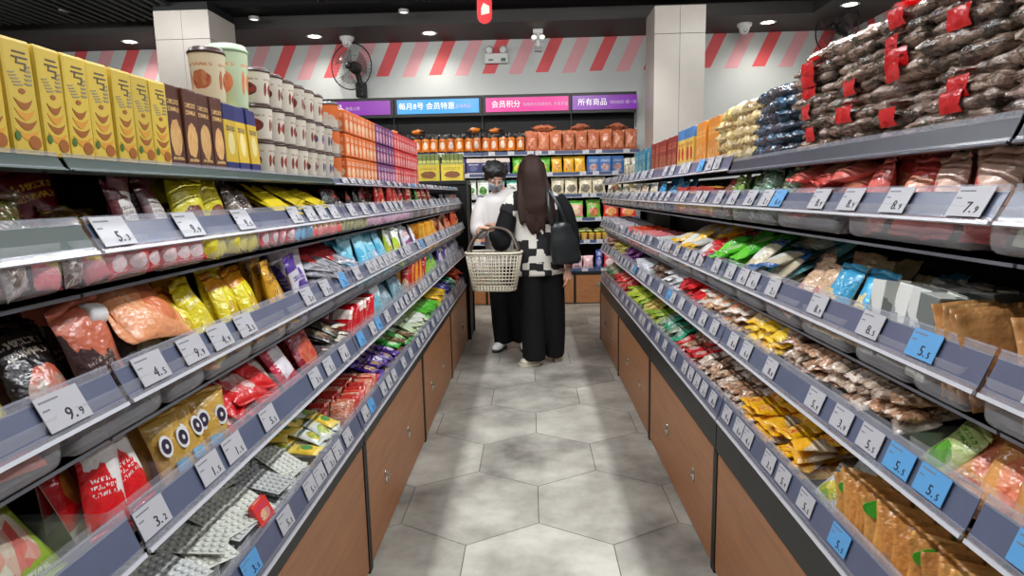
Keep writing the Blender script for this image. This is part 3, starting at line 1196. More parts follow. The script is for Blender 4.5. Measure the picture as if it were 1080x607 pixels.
stand(-1, 3, 1.24, 1.50, 'snack_bag', 'bright yellow bag with brown mark', 'bag', .10, .16, .035, pkg((228, 214, 26), (106, 46, 22), (150, 80, 40), 'photo', .3, .5, (228, 214, 26)), 2, 18, big=True, x0=.022)
stand(-1, 3, 1.50, 1.66, 'snack_bag', 'clear crinkled bag with grey contents', 'bag', .08, .14, .05, pkg((186, 182, 178), (140, 128, 118), (110, 96, 86), 'content', .08, .9), 2, 10, x0=.02)
heap(-1, 3, 1.66, 2.12, 'sweet_pack', 'flat yellow pack with black stripe', 'pack', .13, .17, .016, pkg((232, 208, 36), (26, 24, 24), (26, 24, 24), 'split', .3, .2), .20, 4, lean=(50, 76), zoff=.045, slope=.3)
stand(-1, 3, 2.14, 2.78, 'snack_bag', 'small black pouch', 'bag', .08, .13, .035, [pkg((26, 24, 28), (60, 58, 62), (90, 110, 90), 'photo', .25), pkg((34, 26, 30), (120, 40, 40), (160, 150, 140), 'band', .25)], 2, 14, x0=.02)
stand(-1, 3, 2.80, 3.75, 'snack_bag', 'red foil pouch with pale picture', 'bag', .085, .16, .03, [pkg((176, 24, 34), (230, 190, 120), (210, 120, 60), 'photo', .25), pkg((150, 20, 30), (60, 110, 60), (230, 200, 150), 'photo', .25)], 2, 5, big=False, x0=.02)
stand(-1, 3, 3.78, 4.30, 'snack_bag', 'green and red pouch', 'bag', .09, .15, .03, [pkg((46, 116, 54), (180, 40, 40), (210, 190, 90), 'photo', .25), pkg((120, 24, 32), (46, 116, 54), (230, 200, 150), 'photo', .25)], 2, 5)
stand(-1, 3, 4.32, 5.95, 'sweet_bag', 'small dark grey sweet bag', 'bag', .09, .11, .03, [pkg((120, 116, 120), (180, 90, 60), (90, 86, 96), 'content', .2), pkg((60, 60, 66), (190, 120, 90), (120, 110, 110), 'photo', .25)], 1, 12)

for a_, b_, d_, ms_ in ((.60, .95, 'small pink and yellow sweet', [pkg((222, 110, 120), (232, 200, 90), (210, 206, 206), 'split', .2, .5), pkg((190, 186, 184), (120, 110, 100), (210, 206, 206), 'content', .15, .6)]),
                        (.95, 1.23, 'small red sweet', [pkg((212, 44, 50), (230, 190, 190), (226, 214, 214), 'photo', .2, .5)]),
                        (1.23, 1.49, 'small yellow sweet', [pkg((226, 210, 40), (232, 220, 110), (190, 150, 40), 'plain', .2, .5)]),
                        (1.50, 1.72, 'small rose pink sweet', [pkg((226, 96, 110), (236, 190, 196), (232, 226, 226), 'photo', .2, .5)]),
                        (1.72, 1.86, 'small sky blue sweet', [pkg((80, 170, 216), (226, 232, 236), (60, 120, 180), 'split', .2, .5)]),
                        (1.86, 2.16, 'small coral and cream sweet', [pkg((232, 100, 100), (240, 220, 130), (240, 226, 190), 'split', .2, .5)]),
                        (2.16, 2.5, 'small olive sweet', [pkg((150, 150, 60), (90, 84, 60), (210, 200, 120), 'photo', .2, .5)]),
                        (2.5, 3.4, 'small lilac sweet', [pkg((206, 150, 180), (110, 150, 200), (226, 226, 232), 'split', .2, .5)])):
    n_ = int((b_ - a_) / .046)
    c_ = Cluster(-1, 3, a_, b_, 'wrapped_sweet', d_, 'sweet', False)
    for i in range(n_):
        me_, _k = v3(c_.r, .052, .056, .022, ms_[c_.r.randrange(len(ms_))])
        c_.put(c_.xf + .002, a_ + (i + .5) * (b_ - a_) / n_, c_.fz + .002, 5, c_.r.uniform(-14, 14), c_.r.uniform(-12, 12), me_, [], f'{d_} against the tray front, left fourth shelf, {ORD[i]} along')

# left, third shelf
stand(-1, 2, .42, .80, 'snack_bag', 'olive green bag with orange label', 'bag', .15, .17, .05, pkg((158, 150, 50), (232, 100, 56), (240, 140, 90), 'band', .3, .6), 2, 30, big=True)
stand(-1, 2, .80, 1.03, 'snack_bag', 'black bag with orange and white picture', 'bag', .115, .18, .04, [pkg((34, 26, 24), (214, 96, 66), (180, 168, 152), 'photo', .25, .6), pkg((70, 48, 46), (206, 110, 80), (150, 130, 124), 'split', .25, .6)], 2, 25, big=True)
stand(-1, 2, 1.03, 1.17, 'snack_bag', 'dark brown bag with pale leaf print', 'bag', .13, .17, .04, pkg((44, 34, 30), (150, 156, 132), (90, 100, 70), 'photo', .3, .6), 2, 30, big=True)
c_ = Cluster(-1, 2, 1.0, 1.2, 'sauce_pouch', 'large peach pouch', 'pouch', False)
me_, kids_ = v3(c_.r, .15, .24, .055, pkg((232, 156, 108), (226, 132, 84), (206, 108, 66), 'photo', .3, .5, (240, 190, 150)), True)
bm = bmesh.new(); lathe(bm, [(.014, .236), (.020, .242), (.020, .278), (.016, .282)], 14)
o_ = c_.put(.735, 1.07, 1.175, 62, 12, -46, me_, kids_ + [('cap', new_mesh('cap', bm, M_white), 'white screw cap')], 'large peach coloured pouch with white cap lying across dark bags, left third shelf', group=False)
Mq = frame(Vector((0, .18, 1)).cross(Vector((-.75, 0, -.66))), (.05, -1, .10), (0, 0, 0))
ez_ = Vector((.05, -1, .14)).normalized(); ey_ = Vector((-.70, 0, -.70)); ey_ = (ey_ - ez_ * ey_.dot(ez_)).normalized(); ex_ = ey_.cross(ez_)
Mq = Matrix((ex_, ey_, ez_)).transposed().to_4x4(); Mq.translation = (-.725, 1.235, 1.185); o_.matrix_world = Mq
stand(-1, 2, 1.17, 1.58, 'snack_bag', 'lemon yellow foil bag', 'bag', .10, .175, .04, [pkg((236, 216, 30), (240, 226, 70), (206, 170, 20), 'photo', .25, .8, (250, 240, 170)), pkg((240, 222, 44), (226, 150, 30), (206, 170, 20), 'band', .25, .8, (240, 222, 44))], 2, 22, big=True)
stand(-1, 2, 1.58, 1.74, 'snack_bag', 'mustard foil bag', 'bag', .075, .17, .03, pkg((214, 160, 40), (236, 190, 90), (130, 80, 40), 'photo', .25, .7), 2, 14, big=True)
stand(-1, 2, 1.74, 1.98, 'snack_bag', 'white bag with purple stripe', 'bag', .10, .17, .03, [pkg((222, 218, 226), (84, 50, 150), (84, 50, 150), 'band', .3), pkg((96, 60, 150), (222, 218, 226), (222, 218, 226), 'split', .3)], 2, 22, big=True)
heap(-1, 2, 1.98, 2.36, 'snack_bag', 'flat white crinkled bag', 'bag', .11, .14, .026, pkg((220, 218, 220), (190, 190, 196), (160, 160, 170), 'content', .25), .26, 3, zoff=.03)
c_ = Cluster(-1, 2, 2.0, 2.5, 'snack_bag', 'glossy red pack', 'pack', False)
for i in range(4):
    me_, kids_ = v3(c_.r, .12, .15, .03, pkg((206, 28, 36), (236, 120, 110), (230, 60, 60), 'plain', .2, .5), True)
    c_.put(.71 + .02 * (i % 2), 2.10 + i * .10, 1.175, 66, c_.r.uniform(-20, 20), c_.r.uniform(-20, 20), me_, kids_, f'glossy red pack lying on the white bags, {ORD[i]} along')
stand(-1, 2, 2.38, 2.95, 'snack_bag', 'bright cyan bag', 'bag', .11, .185, .035, [pkg((78, 180, 214), (150, 214, 232), (224, 240, 240), 'split', .3), pkg((96, 196, 222), (60, 130, 180), (230, 240, 240), 'photo', .3)], 2, 18, big=False)
stand(-1, 2, 2.97, 3.22, 'snack_bag', 'lime and white bag', 'bag', .10, .175, .03, [pkg((176, 206, 50), (230, 236, 226), (230, 90, 60), 'split', .3), pkg((222, 226, 222), (176, 206, 50), (60, 120, 60), 'band', .3)], 2, 16)
stand(-1, 2, 3.24, 3.78, 'snack_bag', 'white bag with navy and red print', 'bag', .12, .17, .035, [pkg((226, 226, 232), (40, 60, 150), (214, 50, 50), 'photo', .3), pkg((40, 40, 60), (226, 226, 232), (120, 160, 210), 'split', .3)], 2, 20)
stand(-1, 2, 3.80, 4.45, 'sweet_box', 'slim amber box', 'box', .07, .175, .03, pkg((232, 168, 30), (226, 110, 30), (244, 214, 120), 'photo', .4, 0), 2, 8, shape='carton')
stand(-1, 2, 4.47, 5.2, 'sweet_bag', 'salmon bag with pale top', 'bag', .10, .15, .035, [pkg((214, 120, 84), (226, 190, 160), (180, 60, 40), 'photo', .3), pkg((210, 150, 110), (200, 70, 40), (240, 220, 190), 'photo', .3)], 2, 12)
stand(-1, 2, 5.22, 5.95, 'sweet_bag', 'orange red star shaped bag', 'bag', .12, .19, .05, [pkg((222, 84, 40), (236, 140, 70), (190, 40, 30), 'photo', .25, .8), pkg((196, 52, 34), (236, 120, 60), (230, 180, 90), 'photo', .25, .8)], 2, 12)

# left, second shelf
stand(-1, 1, .46, .875, 'fruit_pouch', 'green pouch with red berries', 'pouch', .19, .215, .05, pkg((150, 176, 60), (206, 46, 44), (206, 214, 190), 'photo', .3, .3, (230, 240, 210)), 2, 34, big=True)
stand(-1, 1, .885, 1.09, 'sausage_pack', 'red and white glossy pack', 'pack', .085, .175, .035, [pkg((206, 26, 32), (226, 222, 218), (190, 120, 50), 'band', .2, .5, (240, 236, 230)), pkg((214, 30, 34), (230, 226, 222), (226, 222, 218), 'split', .2, .5)], 3, 20, big=True)
P_owl = pkg((196, 152, 60), (222, 186, 104), (150, 100, 40), 'plain', .25, .5)


def owls():
    c = Cluster(-1, 1, 1.10, 1.29, 'snack_pouch', 'gold pouch with round dark eyes', 'pouch')
    bm = bmesh.new(); bm.loops.layers.uv.new('UVMap')
    for sx in (-1, 1):
        for r_, yy, mi in ((.018, -.0150, 0), (.0125, -.0171, 1), (.004, -.0180, 0)):
            decal(bm, [(sx * .021 + r_ * math.cos(a) * .8, .088 + r_ * math.sin(a) * 1.2) for a in [i * PI / 8 for i in range(16)]], yy, mi, .002 if mi == 0 and r_ > .01 else .0008)
    decal(bm, [(-.014, .03), (.014, .03), (.014, .05), (-.014, .05)], -.0152, 2, .002)
    eyes = new_mesh('eye_print', bm, [M_white, mat('dark_violet_print', (48, 34, 60), .4), mat('sky_print', (90, 170, 214), .4)])
    for j in range(2):
        for i in range(3):
            me, kids = v3(c.r, .088, .15, .03, P_owl, True)
            c.put(.675 + j * .045, 1.13 + i * .062, c.fz, 18 + c.r.uniform(-5, 5), c.r.uniform(-28, -8), c.r.uniform(-4, 4), me, kids + ([('eye_print', eyes, 'white rimmed dark eyes')] if j == 0 else []), f'gold pouch with round eyes on left second shelf, {ORD[i]} along in {ROWN[j]}')
    m = pkg((110, 190, 50), (190, 220, 120), (60, 130, 40), 'photo', .25)
    for i in range(2):
        me, kids = v3(c.r, .10, .15, .03, m, True)
        c.put(.79, 1.16 + i * .08, c.fz + .01, 20, 10, -6 * i, me, kids, f'lime green pouch behind the gold pouches, {ORD[i]} along', group=False)


owls()
heap(-1, 1, 1.30, 1.66, 'snack_bag', 'red and white splashed bag', 'bag', .13, .19, .03, [pkg((216, 34, 34), (232, 222, 210), (236, 200, 190), 'split', .22, .6, (200, 30, 30)), pkg((220, 40, 40), (236, 230, 222), (222, 60, 56), 'photo', .22, .6)], .28, 3, lean=(44, 66), zoff=.015, slope=.28)
stand(-1, 1, 1.66, 1.98, 'snack_bag', 'magenta red bag with white panel', 'bag', .14, .175, .035, [pkg((196, 22, 62), (232, 228, 232), (232, 228, 232), 'window', .25, .5), pkg((150, 22, 40), (206, 60, 50), (220, 130, 90), 'photo', .25, .5)], 3, 32, big=True)
heap(-1, 1, 1.98, 2.22, 'sweet_packet', 'dark olive packet with pale mark', 'packet', .08, .12, .02, [pkg((62, 60, 46), (170, 160, 130), (110, 60, 50), 'photo', .25), pkg((46, 40, 40), (206, 196, 180), (120, 40, 40), 'band', .25)], .26, 3, zoff=.03)
filed(-1, 1, 2.22, 2.68, 'chilli_packet', 'small red foil packet', 'packet', .085, .135, .016, [pkg((206, 24, 34), (236, 190, 180), (230, 120, 60), 'photo', .22, .5), pkg((196, 20, 30), (240, 220, 210), (214, 60, 50), 'band', .22, .5)], 2, 16, pitch=.024)
stand(-1, 1, 2.24, 2.70, 'sweet_packet', 'dark blue packet behind the red ones', 'packet', .07, .16, .02, pkg((52, 70, 130), (120, 160, 210), (210, 216, 230), 'photo', .25), 1, 8, tray=False, x0=.19)
stand(-1, 1, 2.72, 3.40, 'snack_bag', 'pale blue grey bag', 'bag', .12, .165, .04, [pkg((110, 150, 166), (180, 206, 210), (60, 70, 80), 'photo', .25, .6), pkg((70, 84, 88), (110, 190, 206), (190, 196, 190), 'split', .25, .6), pkg((126, 196, 214), (226, 236, 236), (60, 90, 100), 'split', .25, .6)], 2, 24)
filed(-1, 1, 3.40, 3.95, 'sweet_stick', 'upright amber and red stick pack', 'packet', .05, .17, .02, [pkg((226, 150, 40), (190, 60, 30), (244, 220, 160), 'photo', .3), pkg((190, 34, 34), (226, 150, 60), (240, 220, 200), 'photo', .3)], 3, 6, pitch=.034)
stand(-1, 1, 3.97, 4.65, 'snack_bag', 'tall lime green bag', 'bag', .13, .20, .04, [pkg((130, 200, 50), (206, 226, 110), (90, 70, 40), 'photo', .25), pkg((150, 206, 70), (90, 160, 190), (90, 70, 40), 'split', .25)], 2, 16)
stand(-1, 1, 4.67, 5.3, 'snack_bag', 'violet and white bag', 'bag', .12, .17, .04, [pkg((66, 56, 150), (206, 180, 190), (226, 226, 236), 'photo', .25), pkg((206, 190, 196), (66, 56, 150), (90, 60, 60), 'photo', .25)], 2, 16)
stand(-1, 1, 5.32, 5.95, 'snack_bag', 'silver and grey bag', 'bag', .12, .15, .04, [pkg((156, 156, 170), (210, 206, 214), (90, 80, 110), 'photo', .2)], 2, 18)

# left, bottom shelf
heap(-1, 0, .62, 1.04, 'sweet_pack', 'golden yellow flat pack', 'pack', .12, .15, .02, pkg((240, 176, 30), (244, 200, 80), (226, 130, 20), 'plain', .3, .4), .26, 3, zoff=.005)
P_bl = pkg((206, 208, 206), (226, 228, 224), (180, 186, 180), 'plain', .22, 0)
P_bl2 = pkg((214, 216, 204), (236, 236, 226), (190, 196, 180), 'plain', .3, 0)
filed(-1, 0, 1.06, 1.40, 'blister_sheet', 'silver blister sheet of round sweets', 'blister', .15, .085, .012, [P_bl, P_bl2], 1, 40, pitch=.0135, shape='blister', x0=.01)
heap(-1, 0, 1.08, 1.40, 'blister_sheet', 'white blister sheet', 'blister', .10, .14, .010, [P_bl2, P_bl2, P_bl], .26, 2, tray=False, lean=(64, 84), zoff=.062, slope=.22, shape='blister', dens=.85)
heap(-1, 0, 1.42, 1.76, 'blister_sheet', 'pearl white blister sheet', 'blister', .10, .14, .012, [P_bl2, P_bl], .26, 5, lean=(62, 84), zoff=.012, slope=.2, shape='blister')
c_ = Cluster(-1, 0, 1.2, 1.4, 'sweet_box', 'small red pack', 'pack', False)
c_.put(.652, 1.415, .625, 26, 0, 0, carton_mesh(.075, .055, .014, pkg((206, 50, 40), (232, 190, 120), (150, 60, 130), 'photo', .3, 0)), [], 'small red pack propped on the bottom left rail above a blue tag', group=False)
heap(-1, 0, 1.78, 2.10, 'sweet_packet', 'white packet with yellow and green mark', 'packet', .07, .10, .022, [pkg((220, 224, 216), (240, 200, 60), (70, 150, 80), 'photo', .3), pkg((214, 220, 214), (90, 160, 90), (240, 220, 90), 'photo', .3), pkg((244, 204, 70), (244, 220, 120), (90, 150, 80), 'band', .3)], .26, 3, zoff=.006)
filed(-1, 0, 2.12, 2.60, 'sweet_stick', 'thin red and clear stick packet', 'packet', .075, .11, .014, [pkg((206, 60, 50), (232, 190, 170), (236, 214, 190), 'photo', .18, .6), pkg((190, 36, 40), (230, 150, 110), (240, 220, 200), 'streak', .18, .6)], 2, 34, pitch=.021)
heap(-1, 0, 2.62, 3.05, 'sweet_packet', 'deep purple packet', 'packet', .085, .11, .024, [pkg((66, 34, 130), (84, 56, 160), (226, 190, 60), 'photo', .25), pkg((60, 30, 110), (110, 80, 170), (206, 200, 220), 'band', .25)], .26, 3, zoff=.012)
heap(-1, 0, 3.07, 3.42, 'sweet_packet', 'vivid green packet', 'packet', .09, .12, .024, [pkg((60, 180, 60), (130, 210, 90), (230, 240, 220), 'photo', .25), pkg((120, 90, 60), (206, 190, 150), (60, 60, 60), 'photo', .25)], .26, 3, zoff=.014)
heap(-1, 0, 3.44, 3.95, 'sweet_packet', 'pale green and white packet', 'packet', .09, .12, .026, [pkg((206, 220, 180), (236, 240, 226), (120, 170, 90), 'photo', .3), pkg((226, 230, 214), (170, 200, 120), (120, 150, 90), 'split', .3)], .26, 3, zoff=.02)
heap(-1, 0, 3.97, 4.42, 'sweet_packet', 'grass green and white packet', 'packet', .11, .14, .026, [pkg((90, 200, 50), (190, 226, 120), (240, 244, 230), 'split', .28)], .26, 3, zoff=.02)
heap(-1, 0, 4.44, 4.85, 'sweet_packet', 'sunny yellow packet', 'packet', .11, .14, .03, [pkg((240, 196, 30), (244, 214, 90), (190, 120, 30), 'photo', .28)], .26, 3, zoff=.03)
heap(-1, 0, 4.87, 5.25, 'sweet_packet', 'navy blue packet', 'packet', .11, .14, .03, [pkg((44, 46, 140), (90, 90, 180), (200, 200, 220), 'photo', .28)], .26, 3, zoff=.03)
heap(-1, 0, 5.27, 5.50, 'sweet_packet', 'emerald green packet', 'packet', .10, .12, .03, [pkg((30, 160, 100), (120, 210, 160), (220, 240, 230), 'photo', .28)], .26, 3, zoff=.02)
heap(-1, 0, 5.52, 5.93, 'sweet_packet', 'orange red spiky packet', 'packet', .12, .15, .035, [pkg((222, 78, 44), (240, 150, 110), (190, 40, 30), 'photo', .28)], .26, 3, zoff=.05)

# ------------------------------------------------------------------ right side, top shelf
def strip_mat(c1, c2, c3, sc):
    """layered strips seen through glossy clear film"""
    m = NB('strips_in_clear_film')
    tc = m.n('ShaderNodeTexCoord'); oi = m.n('ShaderNodeObjectInfo')
    ad = m.n('ShaderNodeVectorMath', operation='ADD')
    m.t.links.new(tc.outputs['Object'], ad.inputs[0]); m.t.links.new(oi.outputs['Random'], ad.inputs[1])
    st = m.noise(m.map(ad.outputs[0], (9, 130, 30)), sc, 3, .6)
    bl = m.noise(ad.outputs[0], 26, 2)
    ks = m.m_('MINIMUM', m.m_('MAXIMUM', m.m_('MULTIPLY_ADD', m.m_('SUBTRACT', st, .5), 5.0, .5), 0.0), 1.0)
    c = m.mix(ks, lin(c1), lin(c2))
    c = m.mix(m.m_('MULTIPLY', m.m_('GREATER_THAN', bl, .56), .75), c, lin(c3))
    tint = m.m_('MULTIPLY_ADD', oi.outputs['Random'], .5, .75)
    m.set(m.p.inputs['Base Color'], m.mix(1.0, c, _grey(m, tint), 'MULTIPLY'))
    m.p.inputs['Roughness'].default_value = .09
    m.p.inputs['Specular IOR Level'].default_value = .9
    m.bump(m.noise(ad.outputs[0], 85, 3, .6), .7, .01)
    return m.m


ND = [strip_mat((70, 50, 40), (176, 150, 134), (52, 58, 34), 1.0), strip_mat((60, 46, 34), (150, 128, 112), (40, 36, 30), 1.2), strip_mat((86, 62, 50), (190, 166, 152), (70, 60, 40), .9)]
ND2 = [strip_mat((96, 74, 64), (206, 184, 170), (50, 60, 34), .9), strip_mat((80, 60, 52), (190, 164, 152), (44, 50, 30), 1.1)]
M_redl = mat('red_label', (190, 26, 26), .18, bump=(40, .7))


def noodles():
    c = Cluster(1, 4, .5, 1.82, 'dried_food_pack', 'clear pack of brown strips', 'pack')
    labs = []
    for q in range(3):
        bm = bmesh.new()
        bm.loops.layers.uv.new('UVMap')
        rr = random.Random(q + 2)
        g = [[bm.verts.new((-.028 + .056 * i / 6 + rr.uniform(-.004, .004), -.020 * math.cos((j / 4 - .12) * 1.5) - .006 - rr.uniform(0, .004), -.004 + .052 * j / 4 + rr.uniform(-.004, .004))) for j in range(5)] for i in range(7)]
        for i in range(6):
            for j in range(4):
                bm.faces.new((g[i][j], g[i + 1][j], g[i + 1][j + 1], g[i][j + 1])).smooth = True
        bmesh.ops.solidify(bm, geom=bm.faces[:], thickness=.0015)
        # the part of the label folded over the pack's edge
        g = [[bm.verts.new((-.028 + .056 * i / 6 + rr.uniform(-.003, .003), -.020 + .036 * j / 3, -.008 - .003 * math.sin(PI * j / 3) + rr.uniform(-.002, .002))) for j in range(4)] for i in range(7)]
        for i in range(6):
            for j in range(3):
                bm.faces.new((g[i][j], g[i][j + 1], g[i + 1][j + 1], g[i + 1][j])).smooth = True
        labs.append(new_mesh('label', bm, M_redl))
    nl = 9
    for j in range(2):
        for i in range(7):
            for l in range(nl):
                m = (ND2 if i < 3 else ND)[c.r.randrange(2)] if c.r.random() < .8 else ND[2]
                w, h, t = .178, .20, .036
                me = crumple_mesh(w, h, t, m, c.r.randrange(4))
                red = c.r.random() < .42 and (l > 0)
                kids = [('label', labs[c.r.randrange(3)], 'red label')] if red else []
                y = .55 + i * .183 + c.r.uniform(-.015, .015)
                z = c.fz + .020 + l * .0264 + c.r.uniform(-.003, .003)
                x = c.xf + .002 + j * .19 + c.r.uniform(-.004, .016)
                c.put(x, y, z, 86 + c.r.uniform(-5, 4), c.r.uniform(-9, 9), c.r.uniform(-3, 3), me, kids,
                      f'clear brown strip pack{" with red label" if red else ""}, {ORD[l]} layer, {ORD[i]} pile along, {"front" if j == 0 else "back"}', nolift=True)


noodles()
c_ = Cluster(1, 4, 1.84, 2.04, 'snack_pack', 'dark blue plastic pack', 'pack')
for l in range(6):
    for j in range(2):
        me_, kids_ = crumple_mesh(.185, .19, .042, pkg((30, 46, 64), (70, 110, 140), (60, 44, 40), 'content', .10, .9, (150, 170, 180)), l % 4), []
        c_.put(c_.xf + .002 + .18 * j, 1.945, c_.fz + .02 + l * .032, 82, c_.r.uniform(-10, 10), 0, me_, kids_, f'dark blue pack in the pile beside brown strips, {ORD[l]} layer up, {"front" if j == 0 else "back"}', nolift=True)
for q_, (m_, d_) in enumerate(((pkg((206, 190, 150), (226, 206, 150), (180, 150, 100), 'content', .15, .8, (160, 60, 50)), 'clear bag of beige puffs'), (pkg((226, 200, 110), (236, 220, 160), (190, 140, 80), 'content', .15, .8, (190, 60, 60)), 'clear bag of yellow puffs'))):
    c_ = Cluster(1, 4, 2.06 + q_ * .19, 2.24 + q_ * .19, 'puff_bag', d_, 'bag')
    for l in range(5):
        for j in range(2):
            me_, kids_ = crumple_mesh(.175, .19, .048, m_, l % 4), []
            c_.put(c_.xf + .002 + .18 * j, 2.15 + q_ * .19, c_.fz + .025 + l * .036, 80, c_.r.uniform(-10, 10), 0, me_, kids_, f'{d_} on right top shelf, {ORD[l]} layer up, {"front" if j == 0 else "back"}', nolift=True)
stand(1, 4, 2.45, 2.80, 'cake_box', 'orange box with brown print', 'box', .055, .19, .09, pkg((222, 140, 44), (190, 96, 40), (236, 190, 110), 'photo', .4, 0), 2, 1, shape='carton', jit=.3)
stand(1, 4, 2.82, 3.15, 'cake_box', 'yellow and red box with blue top', 'box', .080, .19, .09, pkg((226, 190, 80), (70, 130, 190), (196, 50, 50), 'band', .4, 0), 2, 1, shape='carton', jit=.3)
stand(1, 4, 3.17, 3.80, 'cake_box', 'dark red box', 'box', .10, .18, .09, pkg((140, 40, 34), (96, 50, 34), (206, 110, 70), 'photo', .4, 0), 2, 1, shape='carton', jit=.3)
stand(1, 4, 3.82, 4.40, 'cake_box', 'teal blue box', 'box', .13, .17, .09, pkg((40, 130, 160), (30, 110, 90), (160, 210, 214), 'photo', .4, 0), 2, 1, shape='carton', jit=.3)
stand(1, 4, 4.42, 4.9, 'cake_box', 'cream box', 'box', .14, .10, .09, pkg((216, 206, 184), (170, 160, 140), (120, 90, 70), 'photo', .4, 0), 1, 1, shape='carton', jit=.3)

# right, fourth shelf
stand(1, 3, .46, .95, 'snack_pack', 'white and green pack', 'pack', .13, .14, .04, [pkg((214, 220, 196), (200, 206, 60), (226, 140, 60), 'split', .2, .5), pkg((226, 226, 216), (110, 170, 60), (236, 220, 90), 'photo', .2, .5)], 2, 12, big=True)
P_waf = [pkg((226, 92, 84), (226, 150, 116), (236, 170, 140), 'window', .16, .5), pkg((232, 120, 110), (226, 160, 130), (214, 80, 76), 'photo', .16, .5), pkg((214, 76, 72), (230, 190, 170), (226, 150, 116), 'split', .16, .5)]
stand(1, 3, .97, 1.36, 'wafer_pack', 'pink red wafer pack', 'pack', .092, .135, .045, P_waf, 2, 6, big=True, shape='bag')
heap(1, 3, 1.38, 1.74, 'wafer_pack', 'pink and clear wafer pack', 'pack', .11, .13, .045, P_waf, .22, 3, lean=(58, 84), zoff=.01, slope=.1)
stand(1, 3, 1.76, 2.12, 'snack_bag', 'clear teal green bag', 'bag', .11, .14, .05, [pkg((110, 160, 130), (150, 186, 160), (70, 110, 84), 'content', .12, .8), pkg((130, 150, 110), (160, 176, 150), (90, 120, 84), 'content', .12, .8)], 2, 12)
stand(1, 3, 2.14, 2.40, 'snack_bag', 'green leafy bag', 'bag', .09, .12, .04, [pkg((90, 140, 50), (150, 190, 80), (50, 90, 40), 'content', .2, .6), pkg((140, 40, 50), (190, 70, 60), (80, 130, 50), 'photo', .2, .6)], 2, 14)
stand(1, 3, 2.42, 3.0, 'sweet_box', 'yellow box with red base', 'box', .10, .105, .08, pkg((236, 190, 40), (176, 50, 40), (244, 220, 130), 'band', .35, 0), 2, 6, shape='carton')
stand(1, 3, 3.02, 3.48, 'snack_bag', 'sky blue bag', 'bag', .10, .13, .04, [pkg((70, 160, 206), (190, 226, 236), (40, 90, 150), 'photo', .25)], 2, 10)
stand(1, 3, 3.50, 3.90, 'snack_bag', 'white bag with yellow dot', 'bag', .11, .12, .04, [pkg((222, 222, 214), (236, 206, 90), (236, 190, 60), 'photo', .25)], 2, 14)
stand(1, 3, 3.92, 5.95, 'snack_bag', 'cream bag with green and red print', 'bag', .13, .12, .04, [pkg((222, 214, 186), (150, 170, 90), (170, 50, 50), 'photo', .25), pkg((226, 222, 206), (190, 60, 50), (150, 170, 90), 'photo', .25)], 1, 14)

# right, third shelf
TAN = [pkg((206, 148, 88), (222, 172, 116), (186, 120, 66), 'plain', .3, .4), pkg((196, 134, 76), (214, 160, 104), (176, 110, 60), 'plain', .3, .4), pkg((218, 166, 106), (232, 190, 136), (190, 126, 74), 'plain', .2, .5)]
filed(1, 2, .42, .93, 'biscuit_packet', 'tan biscuit packet', 'packet', .13, .165, .026, TAN, 2, 13, pitch=.0265)
filed(1, 2, .95, 1.10, 'biscuit_packet', 'light tan wafer bar', 'packet', .12, .155, .024, TAN, 2, 18, pitch=.026)
stand(1, 2, 1.10, 1.30, 'cracker_box', 'white and grey slab pack', 'pack', .052, .155, .10, [pkg((222, 224, 218), (120, 126, 122), (190, 200, 120), 'split', .3, 0), pkg((150, 154, 150), (222, 224, 218), (226, 220, 90), 'split', .3, 0)], 2, 4, shape='carton', jit=1.2)
stand(1, 2, 1.32, 1.56, 'snack_bag', 'bright blue and cream bag', 'bag', .105, .16, .04, [pkg((70, 176, 222), (226, 206, 160), (232, 224, 190), 'split', .18, .7), pkg((226, 206, 150), (70, 176, 222), (120, 120, 60), 'split', .18, .7)], 3, 32, big=True)
stand(1, 2, 1.56, 1.80, 'snack_bag', 'coral pink and beige bag', 'bag', .11, .15, .04, [pkg((232, 96, 84), (226, 190, 160), (240, 214, 196), 'split', .18, .7), pkg((226, 190, 156), (230, 110, 96), (196, 150, 116), 'photo', .18, .7)], 3, 32, big=True)
heap(1, 2, 1.82, 2.06, 'snack_bag', 'white and teal striped bag', 'bag', .11, .15, .03, [pkg((206, 220, 216), (110, 196, 206), (226, 226, 214), 'split', .18, .7), pkg((216, 206, 176), (52, 96, 150), (226, 226, 214), 'band', .18, .7)], .30, 4, lean=(50, 78), zoff=.02, slope=.2)
heap(1, 2, 2.08, 2.40, 'snack_bag', 'vivid green bag', 'bag', .10, .14, .03, [pkg((90, 206, 40), (150, 226, 90), (210, 232, 190), 'photo', .2, .7), pkg((110, 214, 60), (60, 170, 40), (226, 236, 214), 'split', .2, .7)], .30, 4, lean=(50, 78), zoff=.02, slope=.2)
heap(1, 2, 2.42, 2.62, 'snack_bag', 'red foil bag', 'bag', .09, .13, .03, [pkg((214, 36, 40), (190, 30, 60), (236, 190, 180), 'photo', .2, .7), pkg((226, 224, 220), (214, 36, 40), (190, 190, 190), 'split', .2, .6)], .30, 3, lean=(50, 78), zoff=.02, slope=.2)
heap(1, 2, 2.64, 3.10, 'snack_bag', 'sunflower yellow bag', 'bag', .10, .13, .03, [pkg((240, 186, 30), (246, 206, 90), (226, 226, 214), 'photo', .2, .7), pkg((226, 224, 216), (240, 186, 30), (226, 226, 214), 'band', .2, .7)], .30, 4, lean=(50, 78), zoff=.01, slope=.2)
filed(1, 2, 3.12, 3.45, 'sweet_stick', 'slim white green packet', 'packet', .10, .13, .02, [pkg((206, 214, 206), (70, 150, 110), (226, 226, 220), 'photo', .2)], 2, 36, pitch=.036)
filed(1, 2, 3.47, 3.95, 'sweet_stick', 'slim pink packet', 'packet', .10, .13, .02, [pkg((226, 130, 130), (240, 210, 206), (206, 60, 70), 'photo', .2)], 2, 36, pitch=.036)
